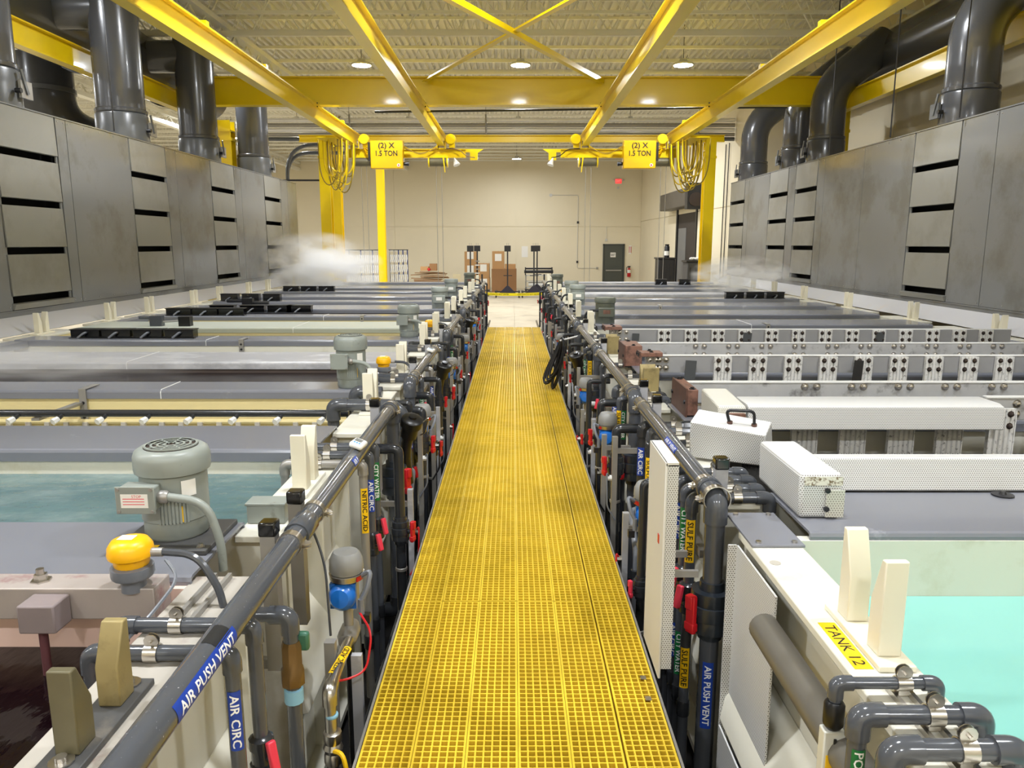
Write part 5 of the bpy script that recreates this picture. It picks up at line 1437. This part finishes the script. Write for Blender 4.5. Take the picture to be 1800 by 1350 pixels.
# ================================================================== BRIDGE HOISTS UNDER THE RUNWAY
def hoist(sd):
    S = SIDE[sd]; X = lambda a: sd * a; y = 25.0
    t = thing('bridge_hoist', 'yellow bridge hoist with a (2) X 1.5 TON box on the %s runway' % S, 'hoist', (X(3.6), y, 4.5))
    zb = CAMZ + 2.66; zt_ = CAMZ + 2.93
    MB().ibeam('x', min(X(5.2), X(1.5)), max(X(5.2), X(1.5)), y, zt_, zt_ - zb, .16, .016, .025).build('bridge_beam', YEL, t)
    MB().prism([(X(1.5), zt_ - .1), (X(1.5), zt_), (X(.93), zt_), (X(1.12), zt_ - .12), (X(1.12), zt_ - .34), (X(1.36), zt_ - .34), (X(1.36), zt_ - .1)][::-sd], 'y', y - .04, y + .04).build('end_bracket', YEL, t)
    # electrical box with lettering
    bx = B(X(4.38), X(3.38), y - .75, y - .45, CAMZ + 2.27, CAMZ + 3.1).build('control_box', BOXY, t, bevel=.02)
    cx = X(3.88)
    flat_text('lettering', '(2) X', INK, bx, (cx, y - .757, CAMZ + 2.93), (1, 0, 0), (0, 0, 1), width=.5, height=.21, bold=True)
    flat_text('lettering', '1.5 TON', INK, bx, (cx, y - .757, CAMZ + 2.72), (1, 0, 0), (0, 0, 1), width=.66, height=.165, bold=True)
    MB().lathe([(.05, 0), (.05, .01)], (cx + .36, y - .75, CAMZ + 2.37), (0, -1, 0), 12).build('hazard_sticker', PAPER, bx)
    MB().lathe([(.025, 0), (.025, .01)], (cx + .36, y - .761, CAMZ + 2.37), (0, -1, 0), 8).build('sticker_centre', RED, bx)
    xl = X(3.38) if sd < 0 else X(3.38)
    MB().cyl((X(3.38), y - .6, CAMZ + 2.42), (X(3.22), y - .6, CAMZ + 2.42), .05, 10, r2=.07).build('horn', BLKM, bx)
    B(X(4.38), X(4.46), y - .7, y - .55, CAMZ + 2.5, CAMZ + 3.05).build('disconnect', BLKM, bx)
    for xs_ in (4.1, 3.65):
        B(X(xs_ - .03), X(xs_ + .03), y - .46, y - .05, zt_ - .14, zt_ - .1).build('arm', YEL, t)
    # trolleys on the runway beams, with drive motors
    for xr in (4.95, 2.25):
        for k in (-1, 1):
            B(X(xr) + k * .125 - .012, X(xr) + k * .125 + .012, y - .25, y + .25, zt_ - .02, ZB + .22).build('side_plate', YEL, t)
            for dy in (-.15, .15):
                MB().lathe([(.065, 0), (.065, .03), (.08, .03), (.08, .04)], (X(xr) + k * .115, y + dy, ZB + .095), (-k, 0, 0), 14).build('wheel', SSD, t)
        B(X(xr) - .14, X(xr) + .14, y - .2, y + .2, zt_ - .02, zt_ + .012).build('yoke', YEL, t)
        mx = X(xr - .3)
        MB().lathe([(.1, 0), (.16, .03), (.17, .22), (.12, .26)], (mx, y - .3, ZB + .2), (0, 1, 0), 14).build('drive_motor', YEL, t)
        MB().lathe([(.15, 0), (.15, .02), (.06, .03)], (mx, y - .33, ZB + .2), (0, 1, 0), 14).build('motor_cowl', YEL, t)
        B(mx - .06, mx + .12, y - .2, y, ZB - .05, ZB + .08).build('gear_head', YEL, t)
    # rope hoists with drums and falls
    for xh in (4.75, 2.25 + .12):
        d = MB().cyl((X(xh) - .28, y, zb - .12), (X(xh) + .28, y, zb - .12), .14, 16).build('drum', OLIVE, t)
        for k in (-1, 1):
            MB().lathe([(.17, 0), (.17, .04)], (X(xh) + k * .27, y, zb - .12), (k, 0, 0), 16).build('drum_flange', YEL, d)
        for dx in (-.07, .1):
            MB().cyl((X(xh) + dx, y, zb - .2), (X(xh) + dx + .01, y, .9), .0085, 6).build('rope', SSD, t)
        MB().cyl((X(xh) - .07, y, .82), (X(xh) + .12, y, .82), .05, 10).build('hook_block', YEL, t)
    # control cables drooping along the bridge
    for k in range(4):
        z = zt_ + .02 + .02 * k
        MB().tube(fillet([(X(4.7), y - .12, z), (X(4.55), y - .3, z - .25 + .07 * k), (X(4.4), y - .5, z - .12)], .12, 5), .014, 6).build('cable', YEL if k % 2 else SENS, t)
        MB().tube(fillet([(X(3.38), y - .5, z - .05), (X(2.9), y - .15, z - .2 - .04 * k), (X(2.4), y - .1, z)], .25, 6), .014, 6).build('cable', YEL if k % 2 else WOOD, t)
    MB().tube(fillet([(X(2.1), y - .1, zt_), (X(1.7), y - .15, zt_ - .02), (X(1.45), y - .2, zt_ - .25), (X(1.2), y - .2, zt_ - .28)], .15, 5), .014, 6).build('lamp_cable', WOOD if sd < 0 else BLKM, t)
    MB().cyl((X(2.2), y - .12, zb), (X(2.15), y - .12, zb - .45), .03, 8, r2=.012).build('hook', YEL, t)
    # flood lamp
    lx = 1.85 if sd < 0 else 1.25
    MB().lathe([(.02, 0), (.035, .05), (.11, .24), (.10, .25)], (X(lx), y - .2, zb - .02), (.35 * -sd, -.2, -.9), 14).build('flood_lamp', WHT, t)
    # festoon of yellow cable loops on the outer runway
    for k in range(16):
        x0 = X(5.1 + .06 * (k % 5)); yy = y - .6 - .12 * k
        dep = .9 + .5 * ((k * 7) % 5) / 4
        pts = []
        for j in range(13):
            a = PI * j / 12
            pts.append((x0 + .22 * math.cos(a) * (1 + .2 * (k % 3)), yy + .02 * j, ZB - .05 - dep * math.sin(a) ** .6))
        MB().tube(pts, .019, 6).build('festoon_loop', YEL if k % 2 else mat('olive_cable', (150, 128, 40), .5), t)
    B(X(5.0), X(5.55), y - 2.6, y - .8, ZB - .06, ZB - .03).build('festoon_track', YEL, t)
    return t
hoist(-1); hoist(1)

# ================================================================== BLACK BOXES AND LEVERS ON THE COVERS
def boxes(sd, y, xs_, z, lab, w_=.37, h=.1, d=.16):
    for i, x in enumerate(xs_):
        t = thing('terminal_box', 'black electrical box %s, %s from the hood' % (lab, ORD[i]), 'electrical box', (sd * x, y, z), 'black boxes %s' % lab)
        B(sd * (x - w_ / 2), sd * (x + w_ / 2), y - d / 2, y + d / 2, z + .002, z + h).build('case', BLKG, t, bevel=.005)
        B(sd * (x - w_ / 2 - .01), sd * (x + w_ / 2 + .01), y - d / 2 - .01, y + d / 2 + .01, z + h, z + h + .012).build('lid', BLK, t)
        B(sd * (x - w_ / 2 - .03), sd * (x + w_ / 2), y - d / 2 - .05, y - d / 2, z + .0015, z + .01).build('flange', BLK, t)
        MB().tube(fillet([(sd * x + .02, y - d / 2, z + .07), (sd * x + .02, y - d / 2 - .06, z + .07), (sd * x - .05, y - d / 2 - .09, z + .01)], .04, 5), .014, 8).build('hose', PVCL, t)
LZ = RZ + .031
boxes(-1, 9.9, (5.55, 5.15, 4.74, 4.33), LZ, 'on the first left box cover')
boxes(-1, 13.05, (5.7, 5.25, 4.8), LZ, 'on the second left box cover', w_=.42, h=.11)
boxes(-1, 13.95, (5.3, 4.75, 4.25, 3.9), RZ + .0, 'behind the second left box cover', w_=.44, h=.12)
boxes(-1, 16.37, (6.05, 5.6, 5.15), LZ, 'on the third left box cover', w_=.36, h=.14)
boxes(-1, 19.75, (5.7, 5.25, 4.8), LZ, 'on the farthest left box cover', w_=.4, h=.12)
boxes(1, 17.16, (5.85, 5.4, 4.95), LZ, 'on the right box cover', w_=.4, h=.13)
boxes(1, 22.9, (5.1, 4.4), LZ, 'near the far end of the right line', w_=.34, h=.15)
t = thing('heater_manifold', 'small grey and black fitting lying beside the first left saddle', 'fitting', (-5.0, 11.3, LZ))
MB().cyl((-5.55, 11.3, LZ + .12), (-5.35, 11.3, LZ + .12), .025, 8).build('nozzle', PVC, t)
B(-5.38, -5.2, 11.25, 11.35, LZ + .0, LZ + .15).build('block', PVC, t)
MB().cyl((-5.2, 11.3, LZ + .06), (-4.9, 11.3, LZ + .08), .014, 8).build('rod', SSD, t)
B(-4.95, -4.78, 11.24, 11.36, LZ, LZ + .14).build('clamp_block', BLK, t)
t = thing('heater_manifold', 'black valve fitting on the far pale cover of the left line', 'fitting', (-4.9, 14.7, LZ))
MB().cyl((-5.5, 14.7, LZ + .12), (-5.1, 14.7, LZ + .12), .035, 8).build('nozzle', BLK, t)
B(-5.2, -5.0, 14.64, 14.76, LZ, LZ + .17).build('block', BLK, t)
MB().cyl((-5.0, 14.7, LZ + .08), (-4.7, 14.7, LZ + .08), .03, 8).build('rod', BLK, t)

# ================================================================== OBJECTS AT THE BACK
FY = 46.0
# personnel door
d1 = struct(B(5.86, 7.14, BACKY - .04, BACKY, 0, 2.78).build('door_1', DOORM), 'dark grey exit door in the back wall', 'door')
B(5.80, 5.88, BACKY - .07, BACKY, 0, 2.84).build('door_frame', DOORM, d1)
B(7.12, 7.20, BACKY - .07, BACKY, 0, 2.84).build('door_frame', DOORM, d1)
B(5.80, 7.20, BACKY - .07, BACKY, 2.76, 2.84).build('door_frame', DOORM, d1)
B(5.93, 7.07, BACKY - .06, BACKY - .04, .02, 2.74).build('leaf', mat('charcoal_door_leaf', (74, 78, 72), .45), d1)
B(6.0, 7.0, BACKY - .12, BACKY - .06, 1.12, 1.2).build('panic_bar', SSD, d1)
s_ = B(6.28, 6.62, BACKY - .066, BACKY - .06, 2.0, 2.3).build('door_notice', PAPER, d1)
flat_text('lettering', 'EXIT', INK, d1, (6.45, BACKY - .068, 2.15), (1, 0, 0), (0, 0, 1), width=.26, height=.14, bold=True)
t = thing('exit_sign', 'lit red EXIT sign high on the back wall', 'exit sign', (6.68, BACKY, 6.6))
B(6.46, 6.90, BACKY - .1, BACKY - .002, 6.6, 6.92).build('housing', WHT, t)
B(6.48, 6.88, BACKY - .106, BACKY - .1, 6.62, 6.90).build('face', mat('glowing_red', (255, 60, 60), .5, emit=.9), t)
flat_text('lettering', 'EXIT', mat('glowing_pale_red', (255, 130, 120), .5, emit=.9), t, (6.68, BACKY - .108, 6.76), (1, 0, 0), (0, 0, 1), width=.32, height=.16, bold=True)
for sx in (-1, 1):
    MB().cyl((6.68 + sx * .25, BACKY - .05, 6.84), (6.68 + sx * .33, BACKY - .12, 6.84), .05, 8).build('lamp_head', ALU, t)
B(6.62, 6.74, BACKY - .06, BACKY - .002, 6.3, 6.44).build('test_box', ALU, t)
t = thing('fire_extinguisher', 'red fire extinguisher hung beside the exit door', 'extinguisher', (7.5, BACKY, .7))
MB().lathe([(.1, 0), (.115, .02), (.115, .42), (.09, .5), (.04, .55), (.03, .6)], (7.5, BACKY - .14, .75), n=12).build('cylinder', RED, t)
MB().lathe([(.117, 0), (.117, .2)], (7.5, BACKY - .14, 1.0), n=12, caps=False).build('label', PAPER, t)
B(7.42, 7.58, BACKY - .18, BACKY - .1, 1.34, 1.44).build('head', BLKM, t)
MB().tube(fillet([(7.42, BACKY - .16, 1.4), (7.32, BACKY - .18, 1.35), (7.34, BACKY - .18, 1.0)], .06, 4), .02, 6).build('hose', BLK, t)
t = thing('extinguisher_sign', 'narrow red and white arrow sign above the extinguisher', 'sign', (7.55, BACKY, 2.2))
B(7.47, 7.63, BACKY - .02, BACKY - .002, 2.2, 2.75).build('board', PAPER, t)
for x in (7.48, 7.59): B(x, x + .035, BACKY - .024, BACKY - .02, 2.28, 2.68).build('red_stripe', RED, t)
# thin conduits on the back wall
t = thing('wall_conduit', 'thin grey conduit stepping down the back wall to the left of the door', 'conduit', (4.1, BACKY, 1.3))
MB().tube(fillet([(2.45, BACKY - .03, 5.9), (4.15, BACKY - .03, 5.9), (4.15, BACKY - .03, 1.3), (5.45, BACKY - .03, 1.3)], .12, 4), .018, 6).build('conduit', ALU, t)
MB().lathe([(.1, 0), (.1, .05)], (2.4, BACKY - .002, 5.9), (0, -1, 0), 12).build('round_box', ALU, t)
for (x, z, m_) in ((4.15, 4.2, BLKM), (4.15, 1.7, BLKM), (5.45, 1.3, SSD)):
    B(x - .06, x + .06, BACKY - .07, BACKY - .002, z - .07, z + .07).build('outlet_box', m_, t)
t = thing('wall_conduit', 'thin conduit with a small box above the exit door', 'conduit', (6.0, BACKY, 3))
MB().tube([(6.0, BACKY - .03, 3.96), (6.0, BACKY - .03, 3.15)], .012, 6).build('conduit', ALU, t)
B(5.93, 6.07, BACKY - .05, BACKY - .002, 3.02, 3.17).build('box', ALU, t)
# roll-up door in the right wall
d2 = struct(B(XR + .02, XR + .06, 34.75, 38.85, .0, 4.3).build('door_2', mat('dark_opening_shade', (52, 44, 38), .7)), 'dark roll-up door opening in the right wall', 'door')  # dark sheet painted for the unlit space beyond the opening
B(XR - .06, XR + .02, 38.7, 38.95, 0, 4.5).build('door_track', BLKM, d2)
B(XR - .06, XR + .02, 34.65, 34.85, 0, 4.5).build('door_track', BLKM, d2)
B(XR + .0, XR + .02, 36.9, 38.6, .0, 3.6).build('grey_panel', mat('dock_grey_panel', (112, 112, 112), .5), d2)
B(XR - .62, XR - .0, 34.4, 40.4, 4.5, 5.3).build('roll_housing', mat('dark_bronze_housing', (74, 68, 60), .45), d2, bevel=.04)
B(XR - .66, XR, 33.9, 34.4, 4.35, 5.45).build('motor_bracket', BLKM, d2)
MB().lathe([(.3, 0), (.3, .06), (.1, .1)], (XR - .3, 33.9, 4.75), (0, -1, 0), 14).build('chain_wheel', GUARD, d2)
for yy in (33.2, 33.5):
    B(XR - .04, XR - .001, yy, yy + .06, 0, 4.3).build('jamb_conduit', WHT, d2)
# cabinets by the roll-up door
for i, (x0, x1, y, z, lb) in enumerate(((6.82, 7.6, 36.2, 2.15, 'black upright bin left of the roll-up door opening'), (7.05, 7.65, 31.2, 2.12, 'dark grey upright bin beside the right yellow column'))):
    t = thing('tote_bin', lb, 'bin', ((x0 + x1) / 2, y, 0))
    B(x0, x1, y, y + .9, .15, z).build('body', BLKM if i == 0 else mat('dark_grey_bin', (66, 66, 68), .5), t, bevel=.03)
    B(x0 - .05, x1 + .03, y - .03, y + .93, z, z + .07).build('lid', BLKM, t)
    for xx in (x0 + .1, x1 - .1):
        MB().cyl((xx - .03, y + .1, .08), (xx + .03, y + .1, .08), .075, 10).build('wheel', BLK, t)
        MB().cyl((xx - .03, y + .8, .08), (xx + .03, y + .8, .08), .075, 10).build('wheel', BLK, t)
    for k in range(3):
        B(x0 + .1 + k * .22, x0 + .14 + k * .22, y - .012, y, .3, z - .2).build('rib', BLKM, t)
t = thing('paint_can', 'dark can with a pale label on top of the black bin', 'can', (7.25, 36.5, 2.23))
MB().lathe([(.12, 0), (.12, .5), (.09, .54), (.1, .62)], (7.25, 36.5, 2.221), n=12).build('body', BLKM, t)
MB().lathe([(.122, .1), (.122, .3)], (7.25, 36.5, 2.221), n=12, caps=False).build('label', PAPER, t)
t = thing('rag_pile', 'pile of white rags on the dark grey bin', 'rags', (7.4, 31.5, 2.2))
for k in range(4):
    MB().sphere((7.25 + .1 * k, 31.4 + .1 * (k % 2), 2.26), .1, 8, 5, sz=.65).build('rag', WHT, t)
# cardboard boxes
def carton(x0, x1, y0, y1, z0, z1, lb, m_=CARD, note=True):
    t = thing('cardboard_box', lb, 'box', ((x0 + x1) / 2, (y0 + y1) / 2, z0), 'cardboard boxes by the back wall')
    B(x0, x1, y0, y1, z0 + .001, z1).build('carton', m_, t, bevel=.01)
    B((x0 + x1) / 2 - .03, (x0 + x1) / 2 + .03, y0 - .004, y1, z1, z1 + .003).build('tape', WOOD, t)
    if note:
        w_ = min(.42, (x1 - x0) * .55)
        B((x0 + x1) / 2 - w_ / 2, (x0 + x1) / 2 + w_ / 2, y0 - .004, y0, z0 + (z1 - z0) * .45, z0 + (z1 - z0) * .45 + .42).build('shipping_label', PAPER, t)
carton(-2.9, -2.2, FY, FY + .8, 0, .8, 'lowest carton of the tall left stack', note=False)
carton(-2.9, -2.2, FY, FY + .8, .8, 1.6, 'middle carton of the tall left stack, white label')
carton(-2.9, -2.2, FY, FY + .8, 1.6, 2.4, 'top carton of the tall left stack, white label')
carton(-2.1, -1.4, FY - .1, FY + .8, 0, .85, 'lower carton just right of the tall left stack')
carton(-2.12, -1.42, FY - .1, FY + .8, .85, 1.7, 'upper carton just right of the tall left stack')
carton(-1.28, .2, FY - .2, FY + .8, 0, 1.38, 'large brown carton behind the middle stand', m_=CARDD, note=False)
carton(-1.25, -.53, FY, FY + .7, 1.38, 2.42, 'carton on top of the large brown one, white label')
carton(-.5, .15, FY, FY + .7, 1.38, 1.66, 'flat carton on top of the large brown one', note=False)
# rolling stands
def stand(x, y, lb, rings=False):
    t = thing('rolling_stand', lb, 'stand', (x, y, 0), 'black rolling stands')
    MB().box(x - .035, x + .035, y - .035, y + .035, .3, 2.62).build('post', BLKM, t)
    B(x - .17, x + .17, y - .1, y + .1, 2.45, 2.76).build('head', BLKM, t)
    for k in (-1, 1):
        MB().cyl((x + k * .05, y, 2.76), (x + k * .05, y, 2.9), .012, 6).build('pin', SS, t)
    MB().prism([(x - .42, .18), (x + .42, .18), (x + .42, .26), (x + .06, .62), (x - .06, .62), (x - .42, .26)], 'y', y - .05, y + .05).build('gusset', mat('navy_black_steel', (30, 26, 44), .45), t)
    for k in (-1, 1):
        B(x + k * .62 - .06, x + k * .62 + .06, y - .5, y + .5, .28, .36).build('foot_beam', BLKM, t)
        B(min(x, x + k * .6), max(x, x + k * .6), y - .04, y + .04, .28, .34).build('cross_beam', BLKM, t)
        for dy in (-.42, .42):
            MB().cyl((x + k * .62 - .03, y + dy, .09), (x + k * .62 + .03, y + dy, .09), .085, 10).build('caster', BLK, t)
            B(x + k * .62 - .03, x + k * .62 + .03, y + dy - .03, y + dy + .03, .1, .28).build('caster_fork', SSD, t)
    if rings:
        for k in range(5):
            MB().lathe([(.06, 0), (.14, .02), (.14, .05), (.06, .07)], (x, y, 1.0 + k * .22), n=12).build('hook_ring', WHT if k % 2 else SSD, t)
    else:
        B(x - .22, x + .25, y - .02, y + .02, 1.15, 1.19).build('cross_arm', BLKM, t)
stand(-2.28, 41.2, 'leftmost black rolling stand, in front of the tall carton stack')
stand(-1.98, 42.6, 'black rolling stand with pale hook rings beside the leftmost stand', rings=True)
stand(-.3, 41.5, 'black rolling stand in front of the large brown carton')
stand(1.12, 41.5, 'black rolling stand in front of the roller cart')
stand(1.34, 43.2, 'black rolling stand just behind the one at the roller cart')
# roller cart
t = thing('roller_cart', 'grey cart with a black wrapping roller by the back wall', 'cart', (1.5, 45, 0))
for x in (.75, 2.25):
    for y in (45.0, 45.7): B(x - .03, x + .03, y - .03, y + .03, 0, 1.05).build('leg', SSD, t)
for z in (.35, .7, 1.05): B(.72, 2.28, 44.97, 45.73, z - .04, z).build('shelf', ALU, t)
MB().cyl((.65, 45.2, 1.25), (2.35, 45.2, 1.25), .09, 12).build('roller', BLKM, t)
MB().cyl((.7, 45.4, 1.42), (2.3, 45.4, 1.42), .05, 10).build('bar', BLKM, t)
MB().cyl((.9, 45.2, .52), (2.1, 45.2, .52), .12, 12).build('film_roll', WHT, t)
for x in (.72, 2.28): B(x - .03, x + .03, 45.1, 45.5, 1.05, 1.5).build('bracket', BLKM, t)
o = B(3.0 - 2.45, 3.0 - 2.05, BACKY - .012, BACKY - .002, 2.0, 2.7).build('wall_notice', PAPER)
tag(o, 'faint paper notice on the back wall above the roller cart', 'notice')
# pallet of scrap on a table
t = thing('scrap_table', 'low table left of the cartons', 'table', (-4.6, 42.5, 0))
B(-5.5, -3.7, 42, 43.2, .72, .8).build('table_top', WOOD, t)
for x in (-5.3, -3.9):
    for y in (42.1, 43.1): B(x - .05, x + .05, y - .05, y + .05, 0, .72).build('leg', WOOD, t)
for k in range(9):
    a = random.uniform(-.3, .3); L_ = random.uniform(1.1, 2.0)
    x = -4.6 + random.uniform(-.35, .35); z = .83 + .06 * k
    o = MB().cbox((x, 42.6 + .05 * (k % 4) - .1, z), (L_, .14, .05), Matrix.Rotation(a * .25, 3, 'Y') @ Matrix.Rotation(a, 3, 'Z')).build('plank', WOOD)
    tag(o, 'scrap plank in the pile on the low table, %s from the bottom' % ORD[k], 'plank', 'planks piled on the low table')
o = B(-4.6, -4.2, 42.3, 42.7, 1.4, 1.78).build('scrap_box', CARDD); tag(o, 'small brown box on top of the plank pile', 'box')
o = B(-5.1, -4.65, 42.4, 42.8, 1.4, 1.62).build('scrap_box', CARD); tag(o, 'flatter tan box on the plank pile', 'box')
o = MB().sphere((-4.62, 42.25, 1.47), .09, 8, 5).build('red_rag', RED); tag(o, 'red rag between the boxes on the plank pile', 'rag')
o = B(-3.45, -3.0, 44, 44.1, 0, 1.15).build('leaning_board', mat('cream_board', (222, 208, 170), .6)); tag(o, 'cream board standing right of the plank pile', 'board')
# wire racks full of hanging parts
BLUEP = mat('blue_rack_post', (44, 58, 110), .45)
def wire_rack(x0, x1, y, zt_, lb):
    t = thing('wire_rack', lb, 'rack', ((x0 + x1) / 2, y, 0))
    for x in [x0 + (x1 - x0) * k / 4 for k in range(5)]:
        B(x - .03, x + .03, y - .03, y + .03, 0, zt_).build('post', BLUEP if int(x * 7) % 2 else SSD, t)
    for k in range(9):
        z = .35 + k * (zt_ - .4) / 8
        B(x0, x1, y - .02, y + .02, z, z + .03).build('rail', ALU, t)
    n = int((x1 - x0) / .11)
    for k in range(n):
        x = x0 + .08 + k * .11
        for j in range(4):
            z = zt_ - .25 - j * .55
            MB().tube([(x, y - .05, z), (x + .02, y - .06, z - .2), (x - .02, y - .06, z - .42)], .03, 5).build('hanger_wire', WHT, t)
    B(x0 - .05, x1 + .05, y - .05, y + .05, zt_, zt_ + .04).build('top_rail', BLKM, t)
wire_rack(-9.55, -7.0, 42, 2.5, 'wire rack hung with silver hooks left of the slim yellow post')
wire_rack(-6.95, -5.95, 43.5, 2.5, 'narrow wire rack of silver hooks right of the slim yellow post')
# caution tape across the end of the aisle
t = thing('caution_tape', 'yellow caution tape stretched across the end of the aisle', 'tape', (0, 24.75, 1.2))
n = 20; vs = []; 
for k in range(n + 1):
    x = -.98 + 1.96 * k / n; s_ = -.03 * (1 - (2 * k / n - 1) ** 2)
    for z in (1.235, 1.325): vs.append((x, 24.75, z + s_))
    for z in (1.325, 1.235): vs.append((x, 24.753, z + s_))
fs = []
for k in range(n):
    for j in range(4):
        a = k * 4 + j; b = k * 4 + (j + 1) % 4
        fs.append((a, a + 4, b + 4, b))
MB().add(vs, fs).build('band', mat('caution_yellow', (250, 226, 20), .4), t)
for x in (-.5, .5):
    flat_text('lettering', 'CAUTION DO NOT ENTER', INK, t, (x, 24.747, 1.257), (1, 0, 0), (0, 0, 1), width=.72, height=.05)
for sd in (-1, 1):
    o = thing('end_post', 'dark steel post holding the caution tape at the %s tank line' % SIDE[sd], 'post', (sd * 1.0, 24.75, 0))
    B(sd * 1.0 - .025, sd * 1.0 + .025, 24.72, 24.78, 0, 1.9).build('post', BLKM, o)
    B(sd * 1.0 - .1, sd * 1.0 + .1, 24.65, 24.85, 0, .015).build('foot', BLKM, o)
# conduits rising on the right wall and a bracket rail on the left
for k, (x, y) in enumerate(((XR - .05, 29.9), (XR - .05, 30.35))):
    o = MB().cyl((x, y, 0), (x, y, 6.6), .02, 8).build('wall_pipe', BLKM)
    tag(o, 'thin dark pipe up the right wall behind the yellow column, %s of two' % ['nearer', 'farther'][k], 'pipe', 'pipes on the right wall')
o = MB()
o.box(-9.6, -6.3, 27.302, 27.35, 5.0, 5.06)
o = o.build('cable_rail', BLKM); tag(o, 'thin black slotted rail running to the left yellow column', 'rail')

# ================================================================== STEAM
def steam(c, s, dens, lb, scale=2.6, lo=.44, hi=.72):
    me = MB().sphere((0, 0, 0), 1.0, 20, 12)
    o = me.build('steam', volume_mat('steam_%d' % len(MATS), dens, scale, lo, hi))
    o.location = c; o.scale = s
    # sphere mesh was recentred to its base: shift vertices back about the middle
    for v in o.data.vertices: v.co.z -= 1.0
    tag(o, lb, 'steam', kind='stuff')
steam((-6.0, 23.0, 2.1), (2.2, 2.4, 1.15), 6.0, 'thick white steam over the far end of the left line')
steam((-5.2, 7.3, 1.72), (2.3, .7, .28), 3.2, 'thin steam drifting over the dark left tank', 2.2)
steam((5.9, 20.0, 2.0), (1.3, 2.2, .6), 3.5, 'pale steam over the far tanks before the right hood')
